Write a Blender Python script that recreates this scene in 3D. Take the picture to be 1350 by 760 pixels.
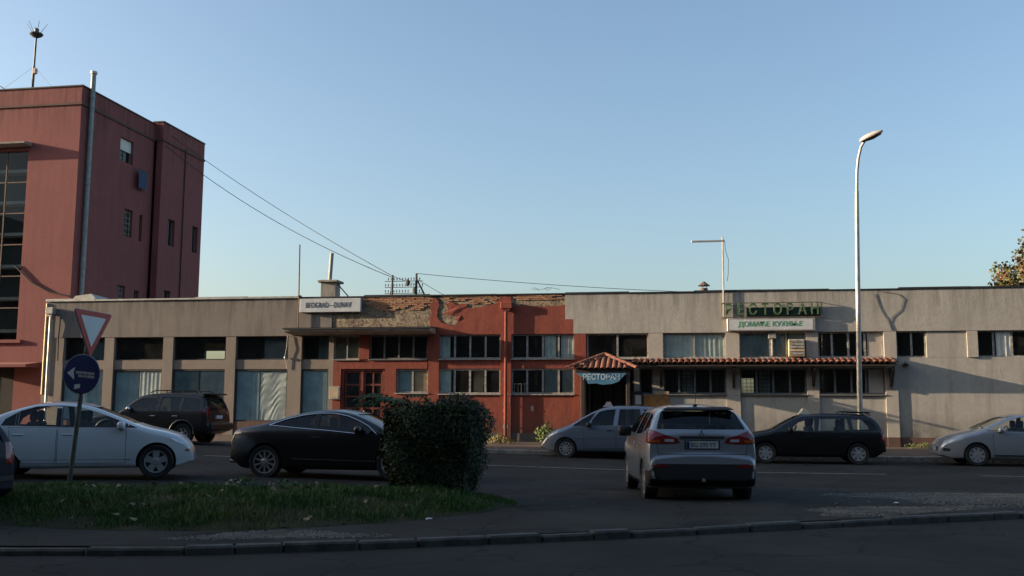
import bpy, bmesh, math, random
from math import sin, cos, pi, radians as rad, sqrt, atan2
from mathutils import Vector, Matrix
from mathutils.bvhtree import BVHTree
random.seed(7)
for o in list(bpy.data.objects): bpy.data.objects.remove(o)
scene = bpy.context.scene
COL = scene.collection

# ------------------------------------------------------------ camera, sky, sun, exposure
cam_d = bpy.data.cameras.new('camera'); cam = bpy.data.objects.new('camera', cam_d); COL.objects.link(cam)
cam_d.sensor_fit = 'HORIZONTAL'; cam_d.sensor_width = 36.0; cam_d.lens = 36.0 * 1312 / 1350
cam_d.clip_start = 0.1; cam_d.clip_end = 3000
YAW, PITCH, ROLL = rad(9.9), math.atan(159 / 1312), 0.005
fw = Vector((-sin(YAW) * cos(PITCH), cos(YAW) * cos(PITCH), sin(PITCH)))
rt = Vector((cos(YAW), sin(YAW), 0)); up = rt.cross(fw)
r2 = rt * cos(ROLL) + up * sin(ROLL); u2 = up * cos(ROLL) - rt * sin(ROLL)
m = Matrix.Identity(4)
for i in range(3):
    m[i][0] = r2[i]; m[i][1] = u2[i]; m[i][2] = -fw[i]
m.translation = Vector((0, 0, 1.54))
cam.matrix_world = m
scene.camera = cam

SUN_AZ, SUN_EL = rad(8.3), rad(11.0)        # angle off the facade line, height
S = Vector((-cos(SUN_EL) * cos(SUN_AZ), -cos(SUN_EL) * sin(SUN_AZ), sin(SUN_EL)))
world = bpy.data.worlds.new('World'); scene.world = world; world.use_nodes = True
nt = world.node_tree; nt.nodes.clear()
sky = nt.nodes.new('ShaderNodeTexSky'); sky.sky_type = 'NISHITA'; sky.sun_disc = False
sky.sun_elevation = SUN_EL; sky.sun_rotation = atan2(S.x, S.y)
sky.altitude = 80; sky.air_density = 1.0; sky.dust_density = 3.2; sky.ozone_density = 1.9
bgn = nt.nodes.new('ShaderNodeBackground'); bgn.inputs['Strength'].default_value = 0.135
wo = nt.nodes.new('ShaderNodeOutputWorld')
nt.links.new(sky.outputs[0], bgn.inputs[0]); nt.links.new(bgn.outputs[0], wo.inputs[0])
sun_d = bpy.data.lights.new('sun', 'SUN'); sun_d.energy = 5.0; sun_d.angle = rad(0.5); sun_d.color = (1.0, 0.80, 0.58)
sun = bpy.data.objects.new('sun', sun_d); COL.objects.link(sun)
sun.rotation_euler = (-S).to_track_quat('-Z', 'Y').to_euler()
scene.view_settings.view_transform = 'Standard'; scene.view_settings.look = 'None'
scene.view_settings.gamma = 1.0; scene.view_settings.use_curve_mapping = False
scene.view_settings.exposure = 1.15

# ------------------------------------------------------------ helpers
def sstep(a, b, x):
    t = min(1, max(0, (x - a) / (b - a))); return t * t * (3 - 2 * t)
def gz(x, y=20.0):                           # the street climbs gently to the left
    return 0.0185 * min(-1 - x, 40) * sstep(9.5, 15.5, y) if x < -1 else 0.0

class MB:
    def __init__(s): s.v = []; s.f = []; s.mi = []; s.cur = 0
    def add(s, vs, fs):
        b = len(s.v); s.v += [tuple(p) for p in vs]
        for f in fs: s.f.append(tuple(b + i for i in f)); s.mi.append(s.cur)
        return s
    def box(s, x0, x1, y0, y1, z0, z1):
        vs = [(x, y, z) for z in (z0, z1) for y in (y0, y1) for x in (x0, x1)]
        return s.add(vs, [(0, 2, 3, 1), (4, 5, 7, 6), (0, 1, 5, 4), (2, 6, 7, 3), (0, 4, 6, 2), (1, 3, 7, 5)])
    def bbox(s, x0, x1, y0, y1, z0, z1, b=0.01):   # box with chamfered edges
        bm = bmesh.new(); bmesh.ops.create_cube(bm, size=1)
        for v in bm.verts:
            v.co = Vector(((x0 + x1) / 2 + v.co.x * (x1 - x0), (y0 + y1) / 2 + v.co.y * (y1 - y0), (z0 + z1) / 2 + v.co.z * (z1 - z0)))
        bmesh.ops.bevel(bm, geom=bm.edges[:], offset=b, segments=1, affect='EDGES')
        bm.verts.ensure_lookup_table(); bm.verts.index_update()
        s.add([v.co[:] for v in bm.verts], [[v.index for v in f.verts] for f in bm.faces]); bm.free(); return s
    def tube(s, pts, r, n=8, r1=None, cap=True):
        pts = [Vector(p) for p in pts]; rings = []; k = len(pts)
        prev = None
        for i, p in enumerate(pts):
            t = (pts[min(i + 1, k - 1)] - pts[max(i - 1, 0)]).normalized()
            if prev is None:
                a = Vector((0, 0, 1)) if abs(t.z) < .9 else Vector((1, 0, 0)); a = t.cross(a).normalized()
            else: a = (prev - t * prev.dot(t)).normalized()
            prev = a; b = t.cross(a); rr = r if r1 is None else r + (r1 - r) * i / (k - 1)
            rings.append([p + (a * cos(2 * pi * j / n) + b * sin(2 * pi * j / n)) * rr for j in range(n)])
        vs = [q for R in rings for q in R]; fs = []
        for i in range(k - 1):
            for j in range(n):
                fs.append((i * n + j, i * n + (j + 1) % n, (i + 1) * n + (j + 1) % n, (i + 1) * n + j))
        if cap: fs.append(tuple(range(n))[::-1]); fs.append(tuple((k - 1) * n + j for j in range(n)))
        return s.add(vs, fs)
    def lathe(s, prof, n=20, M=None):            # profile of (r, h) about z, matrix M
        vs = []; fs = []; k = len(prof)
        for r, h in prof:
            for j in range(n):
                p = Vector((r * cos(2 * pi * j / n), r * sin(2 * pi * j / n), h)); vs.append(M @ p if M else p)
        for i in range(k - 1):
            for j in range(n): fs.append((i * n + j, i * n + (j + 1) % n, (i + 1) * n + (j + 1) % n, (i + 1) * n + j))
        fs.append(tuple(range(n))[::-1]); fs.append(tuple((k - 1) * n + j for j in range(n)))
        return s.add(vs, fs)
    def prism(s, poly, d0, d1, ax='y'):          # 2D polygon pushed along an axis from d0 to d1
        def P(u, w, d): return {'y': (u, d, w), 'x': (d, u, w), 'z': (u, w, d)}[ax]
        n = len(poly); vs = [P(u, w, d0) for u, w in poly] + [P(u, w, d1) for u, w in poly]
        fs = [tuple(range(n)), tuple(range(2 * n - 1, n - 1, -1))]
        for i in range(n): j = (i + 1) % n; fs.append((i, n + i, n + j, j))
        return s.add(vs, fs)
    def bm(s, merge=False):
        b = bmesh.new(); vs = [b.verts.new(p) for p in s.v]
        for f, mi in zip(s.f, s.mi):
            try: q = b.faces.new([vs[i] for i in f]); q.material_index = mi
            except ValueError: pass
        if merge: bmesh.ops.remove_doubles(b, verts=b.verts[:], dist=1e-5)
        bmesh.ops.recalc_face_normals(b, faces=b.faces[:])
        return b

def setp(o, label=None, cat=None, group=None, kind=None):
    if label: o['label'] = label
    if cat: o['category'] = cat
    if group: o['group'] = group
    if kind: o['kind'] = kind
    return o
def wloc(o):
    p = Vector((0, 0, 0))
    while o: p += o.location; o = o.parent
    return p
def link(name, me, mat, parent=None):
    o = bpy.data.objects.new(name, me); COL.objects.link(o)
    if mat is not None and not me.materials:
        for mm in (mat if isinstance(mat, (list, tuple)) else [mat]): me.materials.append(mm)
    if parent: o.parent = parent
    return o
def obj(name, mb, mat, parent=None, world=True, smooth=False, angle=35, recalc=True):
    me = bpy.data.meshes.new(name)
    off = wloc(parent) if (parent and world) else Vector((0, 0, 0))
    if isinstance(mb, MB):
        b = mb.bm()
        if off.length: bmesh.ops.translate(b, verts=b.verts[:], vec=-off)
        b.to_mesh(me); b.free()
    else:
        if off.length: bmesh.ops.translate(mb, verts=mb.verts[:], vec=-off)
        mb.to_mesh(me); mb.free()
    if smooth:
        me.shade_smooth(); me.set_sharp_from_angle(angle=rad(angle))
    return link(name, me, mat, parent)
def thing(name, label, cat, loc=(0, 0, 0), rotz=0, group=None):
    o = bpy.data.objects.new(name, None); COL.objects.link(o); o.empty_display_size = .2
    o.location = loc; o.rotation_euler = (0, 0, rotz)
    return setp(o, label, cat, group)
def text(name, s, size, mat, parent, loc, rot=(pi / 2, 0, 0), ext=0.004, sx=1.0, world=True, bold=0.0, align='CENTER', tube=0.0, space=1.0):
    c = bpy.data.curves.new(name, 'FONT'); c.body = s; c.size = size; c.extrude = ext; c.align_x = align; c.align_y = 'CENTER'; c.offset = bold; c.space_character = space
    if tube: c.fill_mode = 'NONE'; c.bevel_depth = tube; c.bevel_resolution = 1
    t = bpy.data.objects.new(name, c); COL.objects.link(t)
    dg = bpy.context.evaluated_depsgraph_get(); dg.update()
    me = bpy.data.meshes.new_from_object(t.evaluated_get(dg)); bpy.data.objects.remove(t)
    o = link(name, me, None, parent); me.materials.clear(); me.materials.append(mat)
    off = wloc(parent) if world else Vector((0, 0, 0))
    o.location = Vector(loc) - off; o.rotation_euler = rot; o.scale = (sx, 1, 1)
    return o

# ------------------------------------------------------------ materials
def newmat(name):
    mt = bpy.data.materials.new(name); mt.use_nodes = True
    return mt, mt.node_tree, mt.node_tree.nodes['Principled BSDF']
def N(nt, t, **k):
    n = nt.nodes.new(t)
    for a, b in k.items():
        if a in n.inputs: n.inputs[a].default_value = b
        else: setattr(n, a, b)
    return n
def rgb(c): return (c[0], c[1], c[2], 1)
def mixc(nt, fac, a, b):
    n = nt.nodes.new('ShaderNodeMix'); n.data_type = 'RGBA'
    for sock, v in ((n.inputs['Factor'], fac), (n.inputs['A'], a), (n.inputs['B'], b)):
        pass
    f, A, B = n.inputs[0], n.inputs[6], n.inputs[7]
    for sock, v in ((f, fac), (A, a), (B, b)):
        if isinstance(v, (int, float)): sock.default_value = v
        elif isinstance(v, tuple): sock.default_value = rgb(v)
        else: nt.links.new(v, sock)
    return n.outputs[2]
def noise(nt, vec, scale, detail=4, rough=.55, stretch=None, dist=0):
    if stretch:
        mp = N(nt, 'ShaderNodeMapping'); mp.inputs['Scale'].default_value = stretch; nt.links.new(vec, mp.inputs[0]); vec = mp.outputs[0]
    n = N(nt, 'ShaderNodeTexNoise', Scale=scale, Detail=detail, Roughness=rough, Distortion=dist); nt.links.new(vec, n.inputs['Vector'])
    return n.outputs['Fac']
def ramp(nt, v, a, b, c0=0.0, c1=1.0):
    r = N(nt, 'ShaderNodeMapRange'); r.clamp = True
    r.inputs[1].default_value = a; r.inputs[2].default_value = b; r.inputs[3].default_value = c0; r.inputs[4].default_value = c1
    nt.links.new(v, r.inputs[0]); return r.outputs[0]
def bump(nt, p, h, strength=.3, dist=.02):
    b = N(nt, 'ShaderNodeBump', Strength=strength, Distance=dist); nt.links.new(h, b.inputs['Height']); nt.links.new(b.outputs[0], p.inputs['Normal'])
def pos(nt): return N(nt, 'ShaderNodeNewGeometry').outputs['Position']
def objc(nt): return N(nt, 'ShaderNodeTexCoord').outputs['Object']

def plaster(name, base, stain, light, rough=.9, bscale=40, bstr=.35, bdist=.01, streak=.5, patch=.5, und=.10, uscale=2.6, drip=None, grime=None):
    mt, nt, p = newmat(name); v = pos(nt)
    n1 = ramp(nt, noise(nt, v, .9, 6, .6), .35, .7)
    n2 = ramp(nt, noise(nt, v, 2.2, 5, .65, (1.6, 1.6, .16)), .48, .75, 0, streak)      # rain streaks
    n3 = ramp(nt, noise(nt, v, 6, 6, .7), .45, .72, 0, patch)
    c = mixc(nt, n1, base, light); c = mixc(nt, n2, c, stain); c = mixc(nt, n3, c, tuple(a * .8 for a in base))
    sz = N(nt, 'ShaderNodeSeparateXYZ'); nt.links.new(v, sz.inputs[0])
    def mul(a, b):
        q = N(nt, 'ShaderNodeMath', operation='MULTIPLY'); nt.links.new(a, q.inputs[0]); nt.links.new(b, q.inputs[1]); return q.outputs[0]
    if drip:      # dirt washed down from the coping
        k = mul(ramp(nt, sz.outputs[2], drip[0], drip[1], 0, 1), ramp(nt, noise(nt, v, 3.2, 6, .7, (1.3, 1.3, .10)), .44, .68, 0, .85)); c = mixc(nt, k, c, tuple(a * .38 for a in base))
    if grime:     # splash dirt near the pavement
        k = mul(ramp(nt, sz.outputs[2], grime[1], grime[0], 0, 1), ramp(nt, noise(nt, v, 2.0, 6, .7), .3, .65, .1, .8)); c = mixc(nt, k, c, (.055, .045, .038))
    fine = noise(nt, v, 55, 3, .6); c = mixc(nt, ramp(nt, fine, .3, .7, 0, .18), c, tuple(a * .6 for a in base))
    nt.links.new(c, p.inputs['Base Color']); p.inputs['Roughness'].default_value = rough
    b1 = N(nt, 'ShaderNodeBump', Strength=und, Distance=.06); nt.links.new(noise(nt, v, uscale, 5, .6, None, .5), b1.inputs['Height'])
    b2 = N(nt, 'ShaderNodeBump', Strength=bstr, Distance=bdist); nt.links.new(noise(nt, v, bscale, 6, .65), b2.inputs['Height']); nt.links.new(b1.outputs[0], b2.inputs['Normal']); nt.links.new(b2.outputs[0], p.inputs['Normal'])
    return mt
def simple(name, c, rough=.6, metal=0.0, var=.15, scale=8, coat=0.0, b=0.0, spec=.5):
    mt, nt, p = newmat(name); v = objc(nt)
    n = noise(nt, v, scale, 5, .6)
    nt.links.new(mixc(nt, ramp(nt, n, .35, .7), tuple(a * (1 - var) for a in c), tuple(min(1, a * (1 + var)) for a in c)), p.inputs['Base Color'])
    p.inputs['Roughness'].default_value = rough; p.inputs['Metallic'].default_value = metal
    p.inputs['Coat Weight'].default_value = coat; p.inputs['Coat Roughness'].default_value = .04; p.inputs['Specular IOR Level'].default_value = spec
    if b: bump(nt, p, noise(nt, v, scale * 5, 4), b, .01)
    return mt
def glass(name, tint=(.75, .8, .78), ior=1.5, rough=0.0, dirt=0.0, dcol=(.3, .3, .27), lo=.45):
    mt, nt, p = newmat(name); out = nt.nodes['Material Output']; nt.nodes.remove(p)
    tr = N(nt, 'ShaderNodeBsdfTransparent'); tr.inputs[0].default_value = rgb(tint)
    gl = N(nt, 'ShaderNodeBsdfGlossy'); gl.inputs['Roughness'].default_value = rough
    fr = N(nt, 'ShaderNodeFresnel'); fr.inputs[0].default_value = ior
    mx = N(nt, 'ShaderNodeMixShader'); nt.links.new(fr.outputs[0], mx.inputs[0]); nt.links.new(tr.outputs[0], mx.inputs[1]); nt.links.new(gl.outputs[0], mx.inputs[2])
    last = mx.outputs[0]
    if dirt:
        df = N(nt, 'ShaderNodeBsdfDiffuse'); df.inputs[0].default_value = rgb(dcol)
        m2 = N(nt, 'ShaderNodeMixShader'); nt.links.new(ramp(nt, noise(nt, pos(nt), 3.0, 6, .65), lo, .85, dirt * .25, dirt), m2.inputs[0])
        nt.links.new(last, m2.inputs[1]); nt.links.new(df.outputs[0], m2.inputs[2]); last = m2.outputs[0]
    nt.links.new(last, out.inputs[0]); return mt
def paint(name, c, metal=0.0, rough=.4, coat=1.0, dust=.12):
    mt, nt, p = newmat(name); v = pos(nt)
    z = N(nt, 'ShaderNodeSeparateXYZ'); nt.links.new(objc(nt), z.inputs[0])
    d = ramp(nt, z.outputs[2], .75, .2, 0, dust)
    n = ramp(nt, noise(nt, objc(nt), 5, 6, .6), .3, .7)
    mu = N(nt, 'ShaderNodeMath', operation='MULTIPLY'); nt.links.new(d, mu.inputs[0]); nt.links.new(n, mu.inputs[1])
    nt.links.new(mixc(nt, mu.outputs[0], c, (.16, .14, .12)), p.inputs['Base Color'])
    p.inputs['Metallic'].default_value = metal; p.inputs['Roughness'].default_value = rough
    p.inputs['Coat Weight'].default_value = coat; p.inputs['Coat Roughness'].default_value = .05
    return mt
def tilemat(name):
    mt, nt, p = newmat(name); oi = N(nt, 'ShaderNodeObjectInfo')
    n = noise(nt, pos(nt), 14, 5, .7)
    c = mixc(nt, oi.outputs['Random'], (.155, .048, .028), (.27, .092, .048)); c = mixc(nt, ramp(nt, n, .42, .70, 0, .85), c, (.075, .048, .034))
    nt.links.new(c, p.inputs['Base Color']); p.inputs['Roughness'].default_value = .85; bump(nt, p, n, .3, .01); return mt
def leafmat(name, a, b, c=None):
    mt, nt, p = newmat(name); oi = N(nt, 'ShaderNodeNewGeometry')
    col = mixc(nt, oi.outputs['Random Per Island'], a, b)
    if c: col = mixc(nt, ramp(nt, noise(nt, pos(nt), 1.2, 4), .45, .65), col, c)
    nt.links.new(col, p.inputs['Base Color']); p.inputs['Roughness'].default_value = .55
    p.inputs['Specular IOR Level'].default_value = .35
    p.inputs['Subsurface Weight'].default_value = 0.0
    return mt
def asphalt(name, a, b, crack=True, gravel=0.0, patchc=None):
    mt, nt, p = newmat(name); v = pos(nt)
    c = mixc(nt, ramp(nt, noise(nt, v, .5, 6, .6), .35, .68), a, b)
    c = mixc(nt, ramp(nt, noise(nt, v, 90, 2, .7), .45, .75, 0, .5), c, tuple(min(1, k * 1.9) for k in b))
    if patchc: c = mixc(nt, ramp(nt, noise(nt, v, .35, 5, .6, None, .6), .56, .6, 0, .8), c, patchc)
    h = noise(nt, v, 120, 3, .7)
    if crack:
        wp = N(nt, 'ShaderNodeVectorMath', operation='ADD'); nv = N(nt, 'ShaderNodeTexNoise', Scale=1.3, Detail=5); nt.links.new(v, nv.inputs['Vector'])
        nt.links.new(v, wp.inputs[0]); nt.links.new(nv.outputs['Color'], wp.inputs[1])
        vo = N(nt, 'ShaderNodeTexVoronoi', Scale=.45); vo.feature = 'DISTANCE_TO_EDGE'; nt.links.new(wp.outputs[0], vo.inputs['Vector'])
        k = ramp(nt, vo.outputs['Distance'], .0, .012, .75, 0)
        c = mixc(nt, k, c, (.012, .012, .011))
    nt.links.new(c, p.inputs['Base Color']); p.inputs['Roughness'].default_value = .9; p.inputs['Specular IOR Level'].default_value = .08
    bump(nt, p, h, .5, .006); return mt

M = {}
M['asphalt'] = asphalt('road asphalt', (.024, .0235, .022), (.045, .043, .039))
M['asphalt_old'] = asphalt('worn asphalt', (.029, .027, .0245), (.050, .047, .041), True, 0, (.026, .025, .024))
M['earth'] = asphalt('bare earth', (.07, .055, .038), (.11, .09, .065), False)
M['gravelbed'] = asphalt('gravel bed', (.055, .051, .044), (.095, .086, .074), False)
M['pave'] = asphalt('pavement', (.085, .066, .052), (.13, .10, .08), False)
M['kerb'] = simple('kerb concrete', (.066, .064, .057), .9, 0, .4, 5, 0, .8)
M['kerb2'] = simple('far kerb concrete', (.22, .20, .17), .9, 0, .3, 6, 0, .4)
M['line'] = simple('worn road paint', (.25, .25, .235), .8, 0, .5, 5)
M['shop'] = plaster('grey brown render', (.205, .175, .148), (.11, .092, .08), (.245, .21, .175), streak=.75, patch=.5, drip=(4.9, 5.8))
M['shoppier'] = plaster('brown pier render', (.235, .195, .155), (.15, .122, .10), (.28, .23, .185), streak=.35)
M['plinth'] = plaster('brown red plinth', (.11, .060, .045), (.06, .038, .032), (.14, .08, .06))
M['plinthgrey'] = plaster('dark plinth', (.09, .075, .065), (.05, .042, .04), (.13, .11, .09))
M['red'] = plaster('red render', (.225, .051, .030), (.14, .034, .024), (.275, .067, .038), streak=.7, patch=.6, und=.22, grime=(.6, 1.4))
def roughmat():
    mt, nt, p = newmat('rough base render'); v = pos(nt)
    c = mixc(nt, ramp(nt, noise(nt, v, 2.2, 6, .7, None, 1.2), .38, .62), (.33, .27, .185), (.17, .115, .08))
    c = mixc(nt, ramp(nt, noise(nt, v, 6, 6, .75, None, 1.5), .50, .60), c, (.07, .052, .04))
    c = mixc(nt, ramp(nt, noise(nt, v, 4.3, 5, .7, None, .8), .56, .66), c, (.36, .31, .20))
    nt.links.new(c, p.inputs['Base Color']); p.inputs['Roughness'].default_value = .95
    bump(nt, p, noise(nt, v, 7, 8, .75, None, 1.0), 1.0, .12); return mt
M['rough'] = roughmat()
M['rest'] = plaster('pale grey render', (.37, .345, .295), (.24, .215, .18), (.44, .41, .35), streak=.7, patch=.55, bdist=.02, bscale=22, drip=(4.8, 5.8), grime=(.6, 1.5))
M['restpier'] = plaster('pale pier render', (.40, .355, .295), (.27, .235, .19), (.46, .41, .345), streak=.3)
M['tower'] = plaster('terracotta render', (.222, .070, .062), (.16, .052, .049), (.255, .082, .072), streak=.6, patch=.45, bstr=.2, und=.06, drip=(14.2, 15.7))
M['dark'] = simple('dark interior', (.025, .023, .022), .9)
M['room'] = simple('dim room wall', (.10, .095, .085), .9)
M['whitewood'] = simple('flaking white frame', (.30, .285, .25), .7, 0, .45, 9, 0, .4)
M['greyframe'] = simple('grey metal frame', (.16, .155, .145), .5, 0, .25, 5)
M['darkframe'] = simple('dark metal frame', (.035, .033, .034), .5)
M['pane'] = glass('window pane', (.82, .86, .84), 1.5, .02, .16, (.22, .22, .20))
M['paneshop'] = glass('dusty shop pane', (.86, .92, .92), 1.36, .02, .22, (.20, .24, .24))
M['stairglass'] = glass('stairwell pane', (.55, .62, .62), 1.28, .02)
M['curtain'] = simple('pale curtain', (.52, .60, .57), .9, 0, .2, 3)
M['paper'] = simple('blue grey window cover', (.26, .37, .40), .9, 0, .2, 2)
M['drape'] = simple('white drape', (.66, .64, .56), .85, 0, .15, 3)
M['plywood'] = simple('tan board', (.50, .38, .22), .7, 0, .2, 4)
M['redwood'] = simple('red door wood', (.16, .035, .020), .5, 0, .3, 6)
M['darkwood'] = simple('dark timber', (.030, .021, .016), .7, 0, .3, 6)
M['concrete'] = plaster('stained concrete', (.27, .24, .20), (.06, .05, .045), (.38, .34, .29), streak=.9, patch=.8)
M['tile'] = tilemat('clay roof tile')
M['tar'] = simple('tar flashing', (.022, .021, .022), .6)
M['zinc'] = simple('weathered zinc', (.42, .40, .36), .45, .5, .2, 4)
M['pipe'] = simple('grey pipe', (.24, .26, .24), .55, .2, .2, 4)
M['rust'] = simple('rusty steel', (.13, .085, .06), .75, .2, .4, 8)
M['steel'] = simple('galvanised steel', (.40, .37, .33), .5, .6, .2, 5)
M['black'] = simple('black rubber', (.012, .012, .012), .7, 0, .2, 9)
M['blackplastic'] = simple('black plastic', (.009, .009, .0095), .6, 0, .2, 9)
M['brick'] = None
M['signwhite'] = simple('white sign panel', (.50, .51, .50), .5, 0, .12, 3)
M['ink'] = simple('black lettering', (.012, .014, .015), .6)
M['greenneon'] = simple('dark green letter', (.018, .095, .030), .4, 0, .3, 6)
M['neontube'] = simple('unlit neon tube', (.24, .27, .20), .25, 0, .1, 6)
M['greentext'] = simple('green lettering', (.10, .30, .11), .6)
M['greenback'] = simple('green sign board', (.028, .050, .030), .7, 0, .4, 4)
M['bluebanner'] = simple('blue banner', (.055, .17, .27), .7, 0, .25, 4)
M['palelett'] = simple('pale lettering', (.45, .55, .58), .7)
M['orange'] = simple('orange wood board', (.42, .19, .05), .7, 0, .3, 6)
M['tyre'] = simple('tyre rubber', (.014, .014, .014), .8, 0, .3, 12)
M['alloy'] = simple('alloy rim', (.42, .42, .42), .35, .7, .12, 6)
M['hubcap'] = simple('silver hubcap', (.36, .37, .37), .4, .4, .12, 6)
M['chrome'] = simple('chrome', (.7, .7, .7), .12, 1.0, .05, 4)
M['carglass'] = glass('car window glass', (.90, .94, .92), 1.5)
M['cardark'] = glass('tinted car glass', (.30, .34, .34), 1.5)
M['carinner'] = simple('car interior trim', (.030, .029, .029), .8)
M['seat'] = simple('dark seat cloth', (.045, .044, .045), .9)
M['lampred'] = simple('red lamp lens', (.17, .006, .008), .15, 0, .15, 9, .6)
M['lamporange'] = simple('amber lamp lens', (.34, .075, .012), .15, 0, .1, 9, .6)
M['lampclear'] = simple('clear lamp lens', (.50, .52, .53), .1, .3, .15, 9, .8)
M['p_white'] = paint('white car paint', (.58, .61, .63), 0, .35, 1, .25)
M['p_black'] = paint('black car paint', (.003, .0035, .0045), 0, .3, .4, .02)
M['p_suv'] = paint('dark SUV paint', (.005, .0045, .005), 0, .4, .3, .05)
M['p_silver'] = paint('silver car paint', (.27, .30, .335), .45, .34, 1, .10)
M['p_blue'] = paint('grey blue car paint', (.155, .185, .235), .35, .38, 1, .15)
M['p_silver2'] = paint('pale silver car paint', (.345, .37, .40), .45, .34, 1, .12)
M['p_navy'] = paint('navy car paint', (.004, .005, .014), 0, .5, .1, .02)
M['p_navy'].node_tree.nodes['Principled BSDF'].inputs['Specular IOR Level'].default_value = .2
M['hedge'] = leafmat('hedge leaf', (.012, .028, .008), (.034, .064, .017))
M['twig'] = simple('dark twig', (.010, .011, .007), .9)
M['fern'] = leafmat('sapling leaf', (.030, .070, .020), (.055, .110, .030))
M['weed'] = leafmat('weed leaf', (.060, .10, .022), (.13, .16, .035))
M['yellowleaf'] = leafmat('yellowing weed', (.22, .16, .03), (.14, .14, .03))
M['dryleaf'] = leafmat('fallen leaf', (.16, .11, .055), (.24, .19, .12))
M['autumn'] = leafmat('turning tree leaf', (.045, .060, .018), (.11, .095, .025), (.15, .065, .025))
M['bark'] = simple('bark', (.06, .045, .032), .9, 0, .3, 9, 0, .6)
M['grass'] = leafmat('grass blade', (.016, .060, .005), (.038, .110, .010), (.080, .105, .018))
M['soil'] = asphalt('grass soil', (.022, .026, .012), (.040, .038, .02), False)
M['stone'] = simple('gravel stone', (.17, .158, .135), .9, 0, .35, 3)
M['signred'] = simple('red sign border', (.42, .03, .028), .4, 0, .1, 4)
M['signblue'] = simple('blue sign face', (.010, .022, .11), .4, 0, .2, 4)
M['signface'] = simple('white sign face', (.62, .64, .64), .4, 0, .08, 4)
M['signback'] = simple('grey sign rim', (.36, .39, .40), .5, .2, .1, 4)
M['polegreen'] = simple('dull green pole', (.07, .075, .065), .6, .2, .3, 7)
M['lampshell'] = simple('lamp shell', (.46, .42, .38), .45, .2, .1, 4)
M['sunlit_trim'] = simple('sunlit cream trim', (.72, .60, .30), .6)  # stands for sunlight on the shop corner, yellow put into the colour
M['litter'] = simple('white litter', (.6, .58, .55), .8)
M['pinkcap'] = simple('pink roof sign', (.62, .40, .38), .6)
M['taxicap'] = simple('yellowed roof sign', (.55, .55, .40), .6)
M['brownwall'] = plaster('brown terrace render', (.075, .062, .05), (.05, .04, .035), (.10, .082, .066))
M['blockwall'] = plaster('cream block render', (.42, .38, .32), (.3, .27, .22), (.48, .44, .38))
def brickmat():
    mt, nt, p = newmat('old brick'); oi = N(nt, 'ShaderNodeObjectInfo'); n = noise(nt, pos(nt), 20, 5, .7)
    c = mixc(nt, oi.outputs['Random'], (.30, .11, .05), (.42, .23, .12)); c = mixc(nt, ramp(nt, n, .45, .75, 0, .7), c, (.36, .31, .24))
    nt.links.new(c, p.inputs['Base Color']); p.inputs['Roughness'].default_value = .9; bump(nt, p, n, .5, .01); return mt
M['brick'] = brickmat()
# ------------------------------------------------------------ ground, road, pavement, kerbs
def sheet(name, xs, ys, zf, mat, kind='structure'):
    mb = MB(); nx, ny = len(xs), len(ys)
    vs = [(x, y, zf(x, y)) for y in ys for x in xs]
    fs = [(j * nx + i, j * nx + i + 1, (j + 1) * nx + i + 1, (j + 1) * nx + i) for j in range(ny - 1) for i in range(nx - 1)]
    mb.add(vs, fs); o = obj(name, mb, mat); setp(o, kind=kind); return o
XS = [-900, -300, -120, -60] + [-41 + k for k in range(0, 41, 2)] + [-1, 10, 30, 80, 300, 900]
sheet('ground', XS, [-300, -60, 0, 9.5, 11, 12.5, 14, 15.5, 30, 60, 150, 400, 1500], lambda x, y: gz(x, y) - .03, M['earth'])
sheet('road', [-60] + [-41 + k for k in range(0, 41, 2)] + [-1, 10, 30, 70], [-25, 0, 9.5, 10.5, 11.5, 12.5, 13.5, 14.5, 15.5, 20, 32.2], lambda x, y: gz(x, y), M['asphalt'])
for x0, x1 in ((-13.0, 4.75), (6.9, 9.6), (12.6, 15.6)):                # centre line on the far carriageway
    n = max(2, int((x1 - x0) / 2)); xs = [x0 + (x1 - x0) * i / n for i in range(n + 1)]
    sheet('lane_line', xs, [25.62, 25.76], lambda x, y: gz(x) + .005, M['line'])
def walk_z(x, y): return gz(x) * .6 + .15 + (y - 32.45) * .022
sheet('pavement', [-60, -41, -30, -20, -10, -1, 10, 30, 70], [32.45, 34, 36, 41.4], walk_z, M['pave'])
kb = thing('kerb', 'long row of worn concrete kerb stones edging the far pavement', 'kerb', (0, 32.3, 0)); kb['kind'] = 'structure'
for k in range(-34, 26):
    x = k * 1.0; z = gz(x + .5)
    mb = MB(); mb.bbox(x + .006, x + .994, 32.2 + random.uniform(-.01, .01), 32.46, z * .8 - .15, walk_z(x + .5, 32.46) + random.uniform(.0, .02), .02)
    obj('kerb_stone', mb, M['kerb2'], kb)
# patches of old pavement slabs show as plain sheet; litter comes later

# near island: kerb line, worn tarmac apron, grass mound
KP = [(-16, 9.6), (-12, 9.35), (-9, 9.35), (-7.03, 9.5), (-5.33, 9.85), (-3.86, 10.5), (-2.2, 11.4), (-.07, 12.7), (1.5, 13.75), (2.91, 14.65), (4.81, 15.75), (7, 16.9), (10, 18.2), (14, 19.4), (20, 20.3), (30, 20.8)]
def ky(x):
    for (a, b), (c, d) in zip(KP, KP[1:]):
        if a <= x <= c: return b + (d - b) * (x - a) / (c - a)
    return KP[-1][1]
def fy(x): return 15.6 + 5.2 * sstep(-6.5, .5, x) if x < 8 else max(20.8, ky(x) + .6)
def apron_z(x, y):
    a, b = ky(x), fy(x); s = min(1, max(0, (y - a) / (b - a)))
    return gz(x, y) + .075 * (1 - sstep(.45, 1, s)) + .008
mb = MB(); xs = [-16 + .5 * i for i in range(0, 93)]; ns = 16
vs = []; fs = []
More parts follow.
